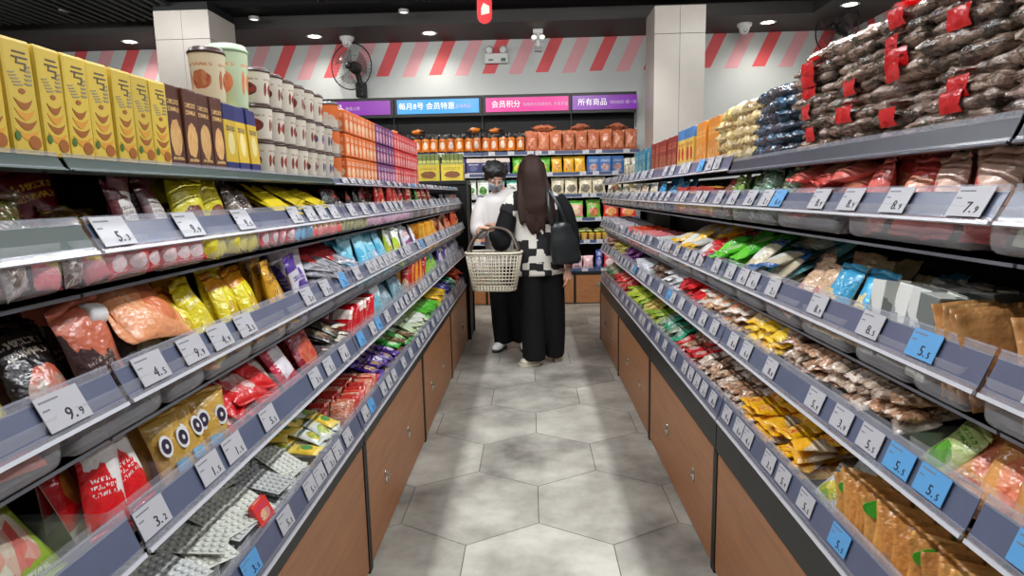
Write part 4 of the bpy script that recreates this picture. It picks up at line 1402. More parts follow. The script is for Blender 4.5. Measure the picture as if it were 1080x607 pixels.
filed(1, 2, 3.97, 4.55, 'sweet_stick', 'slim orange red packet', 'packet', .10, .13, .02, [pkg((232, 110, 50), (240, 170, 90), (206, 50, 40), 'photo', .2), pkg((222, 70, 56), (240, 200, 180), (206, 50, 40), 'photo', .2)], 2, 36, pitch=.042)
filed(1, 2, 4.57, 5.93, 'sweet_stick', 'slim white grey packet', 'packet', .11, .15, .02, [pkg((214, 206, 210), (190, 120, 130), (120, 110, 120), 'photo', .2)], 2, 36, pitch=.055)

# right, second shelf
SAND = [pkg((218, 154, 88), (222, 112, 78), (232, 150, 110), 'photo', .15, .6, (226, 90, 60)), pkg((222, 166, 100), (226, 130, 90), (232, 160, 120), 'photo', .15, .6, (214, 80, 60))]
M_grn = mat('green_label', (70, 176, 50), .35)
bm = bmesh.new(); bm.loops.layers.uv.new('UVMap')
for (cx, cz, rx, rz) in ((-.02, .165, .022, .014), (.022, .172, .018, .010)):
    decal(bm, [(cx + rx * math.cos(a) * (1 + .25 * math.sin(3 * a)), cz + rz * math.sin(a)) for a in [i * PI / 7 for i in range(14)]], -.017, 0, .003)
me_grn = new_mesh('leaf_label', bm, M_grn)


def sandwich():
    c = Cluster(1, 1, .5, 1.05, 'cracker_pack', 'large orange tan cracker pack', 'pack')
    for j in range(2):
        for i in range(6):
            me, kids = v3(c.r, .15, .21, .034, SAND[c.r.randrange(2)], True)
            c.put(c.xf + .015 + j * .055 + c.r.uniform(0, .03), .55 + i * .088, c.fz + .002, 42 + c.r.uniform(-10, 10), c.r.uniform(5, 40), c.r.uniform(-14, 14), me, kids + [('leaf_label', me_grn, 'bright green leaf print')],
                  f'large orange tan cracker pack on right second shelf, {ORD[i]} along in {ROWN[j]}')


sandwich()
stand(1, 1, 1.06, 1.15, 'snack_bag', 'pale green bag with leaf print', 'bag', .10, .12, .03, pkg((190, 206, 130), (110, 180, 60), (80, 150, 50), 'photo', .2, .5), 3, 45, big=True)
SN = [pkg((226, 214, 200), (170, 124, 92), (220, 180, 146), 'content', .10, .9), pkg((222, 212, 200), (206, 156, 120), (150, 112, 86), 'content', .10, .9), pkg((206, 188, 170), (140, 108, 84), (222, 206, 188), 'content', .10, .9), pkg((216, 200, 186), (120, 84, 62), (230, 214, 196), 'photo', .10, .9)]
heap(1, 1, 1.17, 1.74, 'snack_sachet', 'clear sachet of brown and beige pieces', 'sachet', .062, .085, .026, SN, .24, 3, lean=(60, 88), zoff=.03, slope=.2)
heap(1, 1, 1.76, 2.06, 'snack_bag', 'golden yellow wrapped snack', 'packet', .08, .10, .03, [pkg((244, 190, 30), (246, 214, 120), (206, 196, 180), 'photo', .2, .7), pkg((240, 200, 60), (214, 196, 180), (244, 190, 30), 'split', .2, .7)], .26, 3, zoff=.025)
heap(1, 1, 2.08, 2.62, 'snack_bag', 'cream and tan pillow pouch', 'pouch', .085, .11, .034, [pkg((222, 206, 184), (206, 150, 96), (226, 190, 150), 'content', .15, .7), pkg((226, 214, 200), (214, 120, 80), (190, 150, 110), 'photo', .15, .7)], .26, 3, zoff=.02)
heap(1, 1, 2.64, 2.98, 'snack_bag', 'scarlet foil bag', 'bag', .11, .15, .03, [pkg((222, 32, 36), (206, 24, 40), (240, 120, 110), 'plain', .2, .7)], .30, 3, zoff=.03, slope=.28)
heap(1, 1, 3.0, 3.32, 'snack_bag', 'white frosted bag', 'bag', .10, .13, .03, [pkg((222, 222, 222), (206, 206, 210), (180, 180, 190), 'plain', .2, .7)], .26, 3, zoff=.02)
heap(1, 1, 3.34, 3.72, 'snack_bag', 'dark brown bag of dates', 'bag', .10, .13, .03, [pkg((110, 84, 70), (80, 56, 46), (150, 120, 100), 'content', .2, .7)], .26, 3, zoff=.02)
filed(1, 1, 3.74, 4.25, 'sweet_stick', 'silvery slim packet', 'packet', .10, .11, .02, [pkg((206, 210, 214), (190, 210, 170), (150, 150, 160), 'photo', .15)], 2, 40, pitch=.04)
heap(1, 1, 4.27, 4.75, 'sweet_packet', 'purple and pink packet', 'packet', .10, .13, .03, [pkg((120, 60, 130), (206, 120, 190), (60, 30, 60), 'photo', .2, .7)], .24, 3, zoff=.02)
heap(1, 1, 4.77, 5.3, 'sweet_packet', 'yellow and green sweet packet', 'packet', .10, .13, .03, [pkg((206, 196, 90), (120, 150, 50), (190, 90, 50), 'photo', .2, .7)], .24, 3, zoff=.03)
heap(1, 1, 5.32, 5.93, 'sweet_packet', 'pink and beige sweet packet', 'packet', .11, .14, .03, [pkg((222, 170, 150), (206, 110, 90), (226, 206, 170), 'photo', .2, .7)], .24, 3, zoff=.04)

# right, bottom shelf


def crackers():
    bm = bmesh.new(); bm.loops.layers.uv.new('UVMap')
    decal(bm, [(-.02 + .024 * math.cos(a), .112 + .016 * math.sin(a) * (1 + .3 * math.sin(2 * a))) for a in [i * PI / 6 for i in range(12)]], -.0112, 0, .002)
    sp = new_mesh('leaf_label', bm, M_grn)
    c = Cluster(1, 0, .72, 1.44, 'cracker_packet', 'thin orange tan cracker packet', 'packet')
    m = [pkg((222, 160, 84), (232, 180, 110), (200, 126, 60), 'plain', .25, .4), pkg((206, 138, 70), (226, 170, 100), (190, 116, 56), 'plain', .2, .5)]
    for j in range(2):
        for i in range(29):
            me = bag_mesh(.10, .14, .021, m[c.r.randrange(2)], c.r.randrange(3))
            y = .74 + i * .0235
            c.put(c.xf + .055 + j * .11, y, c.fz + .002, 14 + c.r.uniform(-6, 6), 62 + c.r.uniform(-10, 10), c.r.uniform(-5, 5), me, [('leaf_label', sp, 'green leaf print')] if c.r.random() < .4 else [], f'thin orange tan cracker packet on right bottom shelf, {ORD[i]} along in {ROWN[j]}')


crackers()
stand(1, 0, 1.45, 1.58, 'snack_bag', 'silver and yellow bag', 'bag', .10, .12, .035, [pkg((206, 210, 206), (236, 200, 60), (120, 170, 80), 'photo', .12, .9)], 4, 38, big=True)
heap(1, 0, 1.60, 2.06, 'snack_packet', 'deep yellow wrapped packet', 'packet', .085, .11, .03, [pkg((244, 184, 24), (246, 206, 90), (206, 60, 40), 'photo', .2, .7), pkg((240, 176, 40), (222, 200, 170), (244, 184, 24), 'split', .2, .7)], .24, 4, zoff=.0)
heap(1, 0, 2.08, 2.64, 'snack_sachet', 'clear brown and white mixed sachet', 'sachet', .065, .09, .028, SN, .24, 3, zoff=.012)
heap(1, 0, 2.66, 3.02, 'snack_packet', 'red and clear small packet', 'packet', .08, .10, .028, [pkg((214, 50, 54), (226, 200, 190), (190, 120, 110), 'photo', .15, .8), SN[1]], .24, 3, zoff=.012)
heap(1, 0, 3.04, 3.5, 'snack_packet', 'teal and green foil packet', 'packet', .09, .12, .028, [pkg((60, 170, 130), (190, 214, 200), (40, 90, 70), 'photo', .15, .8), pkg((140, 140, 110), (60, 130, 80), (206, 206, 190), 'content', .15, .8)], .24, 3, zoff=.015)
heap(1, 0, 3.52, 4.1, 'snack_packet', 'olive and lime packet', 'packet', .09, .12, .028, [pkg((140, 180, 50), (190, 206, 110), (90, 60, 40), 'photo', .2, .8), pkg((190, 180, 90), (110, 150, 40), (190, 80, 50), 'photo', .2, .8)], .24, 3, zoff=.02)
heap(1, 0, 4.12, 4.62, 'snack_packet', 'lemon lime packet', 'packet', .10, .13, .03, [pkg((190, 206, 60), (230, 226, 120), (120, 170, 50), 'photo', .2, .8)], .24, 3, zoff=.02)
heap(1, 0, 4.64, 5.40, 'snack_packet', 'bright red packet', 'packet', .11, .13, .03, [pkg((226, 40, 44), (240, 110, 100), (236, 200, 180), 'photo', .2, .8)], .24, 3, zoff=.035)
heap(1, 0, 5.42, 5.93, 'snack_packet', 'mint green and white packet', 'packet', .11, .13, .03, [pkg((110, 190, 130), (226, 236, 226), (226, 90, 80), 'photo', .2, .8)], .24, 3, zoff=.04)

# ------------------------------------------------------------------ shelving along the back wall
BF, BBK = 7.95, 8.37
BZ = [.44, .80, 1.08, 1.376, 1.643, 1.905]
BSEAM = [-2.83, -1.705, -.58, .545, 1.36]
BWH = ['lowest', 'second lowest', 'third lowest', 'third highest', 'second highest', 'highest']
M_navy = mat('dark_blue_rail', (66, 78, 110), .4)
for b in range(4):
    x0, x1 = BSEAM[b] + .003, BSEAM[b + 1] - .003
    root = empty('wall_shelving_unit', ((x0 + x1) / 2, 8.15, 0))
    tag(root, f'tall black shelving unit against the back wall, {ORD[b]} bay from the left', 'shelving unit', 'back wall shelving bays')
    ox = root.location.x

    def bb(bm, xa, ya, za, xb, yb, zb, mi=0, bev=0):
        box(bm, xa - ox, ya - 8.15, za, xb - ox, yb - 8.15, zb, mi, bev)
    bm = bmesh.new(); bb(bm, x0, BBK - .015, 0, x1, BBK, 2.64); obj('back_panel', bm, M_dark, root)
    bm = bmesh.new(); bb(bm, x0, BF + .02, 0, x1, BBK - .016, .40); bb(bm, x0, BF - .004, .37, x1, BF + .02, .415); bb(bm, x0, BF - .004, 0, x0 + .02, BF + .02, .37); obj('base_cabinet', bm, M_black, root)
    xm = (x0 + x1) / 2
    for xa, xb in ((x0 + .022, xm - .003), (xm + .003, x1 - .002)):
        bm = bmesh.new(); bb(bm, xa, BF, .012, xb, BF + .018, .368, 0, .002)
        dr = obj('drawer', bm, M_wood, root)
        bm = bmesh.new(); bb(bm, (xa + xb) / 2 + .06, BF - .012, .225, (xa + xb) / 2 + .17, BF, .262, 0, .004); obj('handle', bm, M_chrome, dr)
    for q, z in enumerate(BZ):
        bm = bmesh.new(); bb(bm, x0, BF + .012, z - .022, x1, BBK - .016, z - .004); sh = obj('shelf', bm, M_steel, root)
        bm = bmesh.new(); bb(bm, x0, BF, z - .032, x1, BF + .010, z + .014, 0, .001); bb(bm, x0, BF - .002, z - .034, x1, BF + .010, z - .028, 1); obj('price_rail', bm, [M_navy, M_lip], sh)
        xx = x0 + rt.uniform(.05, .2)
        while xx < x1 - .08:
            tg = link('price_tag', tag_mesh(rt.choice(['5.5', '3.9', '8.8', '4.5', '9.9']), 0), sh, (xx - ox, BF - 8.15 - .002, z - .008))
            tg.rotation_euler = (R(90), 0, 0)
            xx += rt.choice([.10, .16, .24, .34])
    # hooks of the header frame
    bm = bmesh.new(); bb(bm, x0, 8.19, 2.39, x1, 8.24, 2.64, 0, .003)
    bb(bm, x0, 8.24, 2.60, x0 + .03, BBK - .016, 2.63)
    bb(bm, x1 - .008, 8.195, 2.20, x1, 8.21, 2.39, 0)
    obj('header_frame', bm, M_black, root)

SIGNS = [(-2.83, (122, 40, 150), '所有商品', '新品上架', 0), (-1.705, (44, 140, 214), '每月8号 会员特惠', '全场商品', 1), (-.58, (200, 26, 130), '会员积分', '购物积分兑换好礼 多买多送', 2), (.545, (112, 30, 150), '所有商品', '明码标价 假一赔十', 3)]
for x0, colr, t1, t2, q in SIGNS:
    bm = bmesh.new()
    xw = 1.04 if q < 3 else .81
    bm.loops.layers.uv.new('UVMap')
    box(bm, -xw / 2, -.010, -.087, xw / 2, 0, .087, 0, .001)
    T = frame((1, 0, 0), (0, 0, 1), (0, -.0105, 0))
    if q == 1:
        text_bm(bm, t1, .092, T @ Matrix.Translation((-xw / 2 + .02, .0, 0)), 1, align='LEFT')
        text_bm(bm, t2, .05, T @ Matrix.Translation((xw / 2 - .30, -.005, 0)), 2, align='LEFT')
    else:
        text_bm(bm, t1, .092, T @ Matrix.Translation((-xw / 2 + .07, .0, 0)), 1, align='LEFT')
        text_bm(bm, t2, .046, T @ Matrix.Translation((-xw / 2 + .47, -.005, 0)), 2, align='LEFT')
    c_ = {0: 'purple', 1: 'blue', 2: 'magenta', 3: 'violet'}[q]
    o = obj('shelf_sign', bm, [mat(f'{c_}_sign_face', colr, .3, 0, .5, None, colr, .35), mat('sign_white', (240, 236, 240), .5, emit=(240, 236, 240), estr=.35), mat('sign_pale', (206, 190, 220), .5)], None, False, (x0 + (1.125 if q < 3 else .82) / 2, 8.188, 2.515))
    tag(o, {0: 'purple sign with white characters above the back shelves, leftmost and half hidden', 1: 'bright blue sign with white characters above the back shelves', 2: 'magenta pink sign with white characters above the back shelves', 3: 'violet sign with white characters above the back shelves beside the column'}[q], 'sign')

rb = random.Random(77)


def brow(q, xa, xb, name, desc, cat, w, h, t, mats, shape='bag', rows=1, lean=6, jit=1.0, lying=0):
    z = BZ[q]
    n = max(1, int((xb - xa) / (w * .98)))
    for j in range(rows):
        for i in range(n):
            m = mats[rb.randrange(len(mats))] if isinstance(mats, list) else mats
            if shape == 'carton':
                me = carton_mesh(w, h, t, m)
            elif shape == 'jar':
                me = None
            else:
                me = bag_mesh(w, h, t, m, rb.randrange(3))
            x = xa + (i + .5) * (xb - xa) / n + rb.uniform(-.006, .006) * jit
            y = BF + .03 + t / 2 + j * (t + .012)
            kids = []
            if shape == 'jar':
                me, lid = cup_meshes(w * .9, h, m, M_jlid)
                kids = [('lid', lid)]
            o = link(name, me, None, (x, y, z - .003), (-R(lean + rb.uniform(-3, 3)) if shape == 'bag' else 0, rb.uniform(-.04, .04) * jit if shape == 'bag' else 0, rb.uniform(-.12, .12) * jit))
            for kn, km in kids:
                link(kn, km, o)
            tag(o, f'{desc}, {BWH[q]} back shelf, {ORD[i]} along' + (f', {ROWN[j]}' if rows > 1 else ''), cat, f'{desc}s on the {BWH[q]} back wall shelf')
    for i in range(lying):
        m = mats[0] if isinstance(mats, list) else mats
        x = xa + (i + .5) * (xb - xa) / lying + rb.uniform(-.05, .05)
        o = link(name, bag_mesh(w * 1.1, h * .8, t, m, i % 3), None, (x, BF + .06, z + h * .97 + .03), (-R(86), 0, R(rb.uniform(40, 75)) * (1 if i % 2 else -1)))
        tag(o, f'{desc} lying on the row, {ORD[i]} along', cat, f'{desc}s on the {BWH[q]} back wall shelf')


M_jlid = mat('yellow_jar_lid', (222, 186, 50), .35)
CH = [pkg((214, 120, 34), (24, 20, 20), (226, 206, 186), 'band', .3, .5, (60, 30, 20)), pkg((206, 110, 40), (30, 22, 20), (206, 190, 180), 'band', .3, .5, (60, 30, 20))]
COP = pkg((190, 112, 76), (214, 150, 112), (170, 80, 56), 'photo', .22, .6, (150, 50, 40))
brow(5, -2.0, -.06, 'crisp_bag', 'black and orange crisp bag with pale face', 'bag', .108, .255, .07, CH, rows=2, lean=4, lying=4)
brow(5, -.05, 1.34, 'crisp_bag', 'copper foil crisp bag', 'bag', .152, .27, .08, COP, rows=2, lean=4, lying=6)
brow(4, -.98, -.24, 'display_box', 'navy display box with white lettering', 'box', .175, .205, .10, [pkg((40, 44, 96), (206, 190, 180), (90, 90, 130), 'band', .35, 0, (214, 206, 226)), pkg((52, 46, 130), (120, 130, 150), (200, 180, 160), 'photo', .35, 0, (226, 220, 240))], 'carton')
brow(4, -.22, .26, 'noodle_bag', 'green bag with yellow picture', 'bag', .15, .215, .05, pkg((90, 180, 40), (226, 206, 60), (60, 120, 30), 'photo', .25))
brow(4, .28, .70, 'noodle_bag', 'yellow orange bag with picture', 'bag', .135, .215, .05, pkg((232, 176, 36), (206, 96, 40), (240, 206, 90), 'photo', .25))
brow(4, .72, 1.16, 'biscuit_box', 'blue box with round biscuit picture', 'box', .145, .20, .08, pkg((40, 96, 160), (190, 170, 170), (150, 90, 80), 'photo', .35, 0, (206, 214, 226)), 'carton')
brow(4, 1.17, 1.35, 'snack_jar', 'white and green wrapped snack', 'bag', .085, .18, .05, pkg((222, 222, 206), (70, 140, 70), (190, 150, 130), 'photo', .25))
brow(3, -.98, -.50, 'seed_bag', 'white bag with lime and red print', 'bag', .15, .215, .05, [pkg((222, 222, 214), (170, 206, 60), (206, 60, 60), 'photo', .25), pkg((214, 220, 206), (90, 170, 60), (60, 60, 60), 'photo', .25)])
brow(3, -.48, .24, 'seed_bag', 'white bag with teal band', 'bag', .16, .205, .05, pkg((224, 224, 214), (110, 190, 170), (90, 100, 90), 'band', .25))
brow(3, .26, .95, 'seed_bag', 'cream bag with dark oval picture', 'bag', .165, .225, .05, pkg((218, 206, 174), (96, 90, 76), (130, 120, 100), 'photo', .25, .4, (150, 140, 120)))
brow(3, .96, 1.35, 'seed_bag', 'off white bag with red and green fruit', 'bag', .18, .21, .05, pkg((226, 220, 200), (170, 60, 50), (120, 150, 80), 'photo', .25))
brow(2, -.98, -.36, 'sweet_pouch', 'white pouch with green and pink print', 'pouch', .15, .23, .05, [pkg((226, 222, 220), (214, 110, 130), (90, 170, 80), 'photo', .25), pkg((214, 206, 90), (226, 226, 220), (70, 140, 60), 'photo', .25)])
brow(2, -.34, .44, 'sweet_pouch', 'beige pouch with brown picture', 'pouch', .15, .22, .05, pkg((206, 190, 160), (150, 96, 60), (90, 60, 40), 'photo', .25))
brow(2, .46, .68, 'sweet_pouch', 'pink pouch with green base', 'pouch', .19, .23, .05, pkg((226, 150, 140), (110, 200, 60), (226, 206, 160), 'band', .25))
brow(2, .70, .90, 'sweet_pouch', 'green pouch with red fruit picture', 'pouch', .18, .24, .05, pkg((110, 180, 60), (206, 150, 90), (190, 60, 50), 'photo', .25))
brow(2, .91, 1.35, 'sweet_pouch', 'red pouch with orange picture', 'pouch', .20, .23, .05, pkg((206, 40, 34), (232, 130, 70), (240, 190, 120), 'photo', .25))
brow(1, -.98, -.56, 'snack_tub', 'coral and cream pack', 'pack', .17, .19, .08, pkg((226, 130, 110), (236, 214, 190), (240, 200, 90), 'photo', .25, 0), 'carton')
brow(1, -.54, .44, 'snack_tub', 'pale pack with orange print', 'pack', .15, .19, .08, pkg((214, 206, 190), (226, 130, 50), (180, 60, 50), 'photo', .25, 0), 'carton')
brow(1, .46, 1.35, 'jar', 'small jar with amber contents and yellow lid', 'jar', .088, .10, .088, pkg((206, 160, 76), (150, 90, 40), (226, 200, 120), 'photo', .2, 0), 'jar', 2, 0)
for q_, x_ in enumerate((.70, .90)):
    o = link('wrapped_cake', bag_mesh(.19, .13, .06, pkg((206, 206, 110), (226, 226, 170), (150, 180, 70), 'content', .15), q_), None, (x_, BF + .09, BZ[1] + .112), (-R(75), 0, 0))
    tag(o, f'pale yellow green wrapped pack lying on the jars, {["left", "right"][q_]} one of two', 'pack', 'packs on the jars')
brow(0, -.98, -.50, 'paper_pack', 'white and red pack', 'pack', .16, .20, .09, pkg((226, 214, 214), (214, 60, 60), (110, 190, 200), 'photo', .25, .3))
brow(0, -.48, .50, 'paper_pack', 'orange and white pack', 'pack', .16, .20, .09, pkg((226, 150, 90), (226, 222, 214), (190, 60, 40), 'photo', .25, .3))
brow(0, .52, .80, 'paper_pack', 'pink and white wrapped pack', 'pack', .13, .17, .09, pkg((232, 190, 194), (226, 130, 150), (240, 230, 230), 'photo', .2, .3))
brow(0, .81, .91, 'bottle_pack', 'tall dark blue pack', 'pack', .09, .25, .06, pkg((36, 54, 140), (90, 110, 190), (206, 206, 220), 'photo', .25, .3))
brow(0, .92, 1.35, 'paper_pack', 'rose red pack', 'pack', .14, .22, .08, pkg((222, 70, 90), (236, 190, 190), (226, 222, 222), 'photo', .25, .3))

# ------------------------------------------------------------------ end unit of the left gondola with yellow display boxes
root = empty('end_display_unit', (-1.08, 6.24, 0))
tag(root, 'black end cabinet closing the far end of the left shelving', 'cabinet')
bm = bmesh.new(); box(bm, -.47, -.22, 0, .475, .22, 1.50); obj('body', bm, M_dark, root)
bm = bmesh.new(); box(bm, -.48, -.235, 1.50, .485, .23, 1.538, 0, .004); obj('top_board', bm, M_black, root)
bm = bmesh.new(); box(bm, .476, -.235, 0, .488, -.19, 1.50); box(bm, .476, .19, 0, .488, .23, 1.50); obj('corner_trim', bm, M_black, root)
P_yb = pkg((226, 200, 60), (150, 90, 40), (120, 70, 30), 'photo', .4, 0, (150, 110, 40))
P_yp = pkg((206, 206, 110), (120, 130, 60), (236, 226, 150), 'band', .35, 0, (110, 110, 60))
for i in range(4):
    x = -.735 - i * .225
    root = empty('display_box', (x, 6.14, 1.540))
    tag(root, f'yellow open display box of upright packs on the black end cabinet, {ORD[3 - i]} from the left', 'box', 'yellow display boxes')
    bm = bmesh.new(); box(bm, -.105, -.075, 0, .105, .075, .004); box(bm, -.105, -.075, .004, .105, -.071, .150); box(bm, -.105, .071, .004, .105, .075, .17); box(bm, -.105, -.071, .004, -.101, .071, .16); box(bm, .101, -.071, .004, .105, .071, .16)
    obj('tray_box', bm, P_yb, root)
    for k in range(5):
        bm = bmesh.new(); box(bm, -.018, -.055, .005, .018, .06, .25, 0, .003)
        obj('upright_pack', bm, P_yp, root, False, (-.08 + k * .04, 0, 0))

# ------------------------------------------------------------------ lamps, fans, cameras
M_glow = mat('lamp_glow', (255, 246, 230), .5, emit=(255, 244, 226), estr=14)
M_tubeg = mat('tube_glow', (255, 255, 255), .5, emit=(240, 245, 255), estr=3)
M_grey = mat('grey_plastic', (150, 150, 150), .4)
for q, (x, y) in enumerate(TUBES):
    root = empty('tube_lamp', (x, y, 3.30))
    tag(root, f'slim white tube lamp {"above" if abs(x) < 1.5 else "added beyond"} {"left" if x < 0 else "right"} shelving, {ORD[q % 4]} from the camera', 'lamp', 'tube lamps over the shelving')
    bm = bmesh.new(); box(bm, -.035, -.66, .0, .035, .66, .045, 0, .006); obj('housing', bm, M_white, root)
    bm = bmesh.new(); box(bm, -.028, -.64, -.006, .028, .64, .0, 0); obj('diffuser', bm, M_tubeg, root)
    for yy in (-.5, .5):
        bm = bmesh.new(); tube(bm, [(0, yy, .045), (0, yy, .14)], .003, 6); obj('hanging_wire', bm, M_black, root)
for q, (x, y) in enumerate(SHELF_FILL):
    root = empty('added_shelf_spotlight', (x, y, 3.44))
    tag(root, f'black spotlight added to brighten the back shelves, {ORD[q]} from the left', 'lamp', 'added shelf spotlights')
    bm = bmesh.new(); box(bm, -.03, -.03, -.03, .03, .03, 0, 0, .004); tube(bm, [(0, 0, -.03), (0, 0, -.10)], .008, 8); obj('bracket', bm, M_black, root)
    T = Matrix.Translation((0, 0, -.19)) @ (Vector((0, 7.95 - y, 1.3 - 3.25)).to_track_quat('Z', 'Y').to_matrix().to_4x4())
    bm = bmesh.new(); lathe(bm, [(.035, -.09), (.045, -.08), (.048, .05), (.043, .05), (.040, .01)], 20, 0, T, cap=False); obj('head', bm, M_black, root)
for q, x in enumerate(WALL_FILL):
    root = empty('added_wall_lamp', (x, 5.88, 3.44))
    tag(root, f'slim black lamp added to brighten the striped wall, {ORD[q]} from the left', 'lamp', 'added wall lamps')
    T = Matrix.Translation((0, 0.005, -.12)) @ Matrix.Rotation(R(66), 4, 'X')
    bm = bmesh.new(); box(bm, -.48, -.065, .012, .48, .065, .05, 0, .004, T); box(bm, -.48, -.065, -.02, .48, -.058, .012, 0, 0, T); box(bm, -.48, .058, -.02, .48, .065, .012, 0, 0, T); obj('housing', bm, M_black, root)
    bm = bmesh.new(); box(bm, -.46, -.056, .006, .46, .056, .011, 0, 0, T); obj('diffuser', bm, M_tubeg, root)
    bm = bmesh.new(); tube(bm, [(-.3, 0, 0), (-.3, 0, -.1)], .006, 6); tube(bm, [(.3, 0, 0), (.3, 0, -.1)], .006, 6); obj('bracket', bm, M_black, root)
DL = [(-4.9, 8.0, 3.36), (-2.60, 8.0, 3.36), (-1.19, 8.0, 3.36), (2.86, 7.95, 3.36), (3.5, 7.3, 3.36)]
for q, (x, y, z) in enumerate(DL):
    root = empty('recessed_downlight', (x, y, z))
    tag(root, f'round lit downlight in the soffit along the wall, {ORD[q]} from the left', 'lamp', 'downlights in the soffit')
    bm = bmesh.new(); lathe(bm, [(.088, -.002), (.10, -.008), (.074, -.010), (.070, -.001)], 24, 0, None, cap=False); obj('trim_ring', bm, M_white, root)
    bm = bmesh.new(); lathe(bm, [(.001, -.006), (.07, -.006), (.07, -.001)], 24); obj('lamp_face', bm, M_glow, root)
    spot('downlight', (x, y, z - .02), (x, y + .12, 0), 30, 150, (1, .95, .88), .05, .9)
for q, (x, y, g) in enumerate([(-3.08, 7.4, 1), (-1.36, 7.3, 1), (.96, 7.0, 1), (-4.9, 6.9, 0), (2.6, 6.6, 1)]):
    root = empty('small_ceiling_lamp', (x, y, 3.44))
    tag(root, f'small round lamp in the black ceiling, {["beside the grey left column", "above the blue sign", "beside the grey right column", "dimmest, farthest left", "farthest right"][q]}', 'lamp', 'small lamps in the black ceiling')
    bm = bmesh.new(); lathe(bm, [(.055, -.002), (.06, -.03), (.045, -.035)], 18, 0, None, cap=False); obj('ring', bm, M_grey, root)
    bm = bmesh.new(); lathe(bm, [(.001, -.03), (.045, -.03), (.045, -.004)], 18); obj('lamp_face', bm, mat('dim_lamp_glow', (230, 226, 220), .5, emit=(240, 235, 225), estr=1.6) if g else M_grey, root)


def dome(loc, lab, rz=0):
    root = empty('dome_camera', loc, (0, 0, rz))
    tag(root, lab, 'security camera')
    bm = bmesh.new(); lathe(bm, [(.03, -.06), (.06, -.055), (.085, -.03), (.09, 0)], 24); obj('base', bm, M_white, root)
    bm = bmesh.new(); lathe(bm, [(.002, -.125), (.03, -.118), (.052, -.095), (.062, -.062), (.06, -.05)], 20); obj('ball', bm, M_white, root)
    bm = bmesh.new(); lathe(bm, [(.001, 0), (.024, 0), (.026, -.012)], 16, 0, Matrix.Translation((0, -.052, -.085)) @ Matrix.Rotation(R(110), 4, 'X')); obj('lens', bm, M_black, root)


dome((-2.23, 8.1, 3.36), 'white ball camera under the soffit above the left wall fan')
dome((2.6, 8.0, 3.36), 'white ball camera under the soffit right of the right column')


def fan(loc, rz, lab):
    root = empty('wall_fan', loc, (0, 0, rz))     # faces local -y, mounted on the wall behind (+y)
    tag(root, lab, 'fan')
    Rr = .28
    bm = bmesh.new()
    ring = lambda r, y: [(r * math.cos(a), y, r * math.sin(a)) for a in [i * 2 * PI / 40 for i in range(40)]]
    tube(bm, ring(Rr, 0), .008, 8, closed=True)
    obj('cage_rim', bm, M_black, root)
    bm = bmesh.new()
    for k in range(36):
        a = k * 2 * PI / 36
        ca, sa = math.cos(a), math.sin(a)
        for sg in (-1, 1):
            tube(bm, [(.04 * ca, sg * .085, .04 * sa), (.13 * ca, sg * .078, .13 * sa), (.21 * ca, sg * .05, .21 * sa), (Rr * ca, 0, Rr * sa)], .0011, 4)
    for r_, y_ in ((.07, .084), (.15, .074)):
        for sg in (-1, 1):
            tube(bm, ring(r_, sg * y_), .0014, 4, closed=True)
    obj('wire_guard', bm, M_black, root)
    bm = bmesh.new()
    for k in range(3):
        t = bmesh.new()
        g = []
        for i in range(7):
            r_ = .035 + .18 * i / 6
            row = []
            for j in range(5):
                a = k * 2 * PI / 3 + (j / 4 - .5) * (.9 + .5 * i / 6) + .2 * i / 6
                row.append(t.verts.new((r_ * math.cos(a), .025 - .05 * j / 4, r_ * math.sin(a))))
            g.append(row)
        for i in range(6):
            for j in range(4):
                t.faces.new((g[i][j], g[i + 1][j], g[i + 1][j + 1], g[i][j + 1])).smooth = True
        bmesh.ops.solidify(t, geom=t.faces[:], thickness=.003)
        join(bm, t)
    obj('blades', bm, clear('smoky_fan_blade', (96, 84, 84), .55, .2), root)
    bm = bmesh.new(); lathe(bm, [(.001, -.10), (.035, -.098), (.045, -.08), (.045, -.06)], 20, 0, Matrix.Rotation(R(90), 4, 'X') @ Matrix.Diagonal((1, 1, -1, 1)) if False else Matrix.Rotation(R(-90), 4, 'X')); obj('hub_cap', bm, M_black, root)
    bm = bmesh.new(); lathe(bm, [(.04, .05), (.075, .065), (.08, .13), (.05, .17), (.001, .18)], 20, 0, Matrix.Rotation(R(-90), 4, 'X')); obj('motor', bm, M_black, root)
    bm = bmesh.new()
    P, Q = smooth_path([(0, .13, -.02), (.02, .14, -.12), (.03, .15, -.20)], [(.028, .03), (.036, .03), (.04, .035)], 4)
    tube(bm, P, Q, 10); obj('arm', bm, M_black, root)
    bm = bmesh.new(); box(bm, -.02, .10, -.36, .085, .235, -.17, 0, .02); obj('wall_box', bm, M_black, root)


fan((-2.22, 8.2, 3.03), R(-14), 'black wall fan with round wire guard above the stacked orange cartons')
fan((3.60, 7.80, 3.24), R(-90 + 28), 'dark wall fan seen edge on above the clear packs of strips')

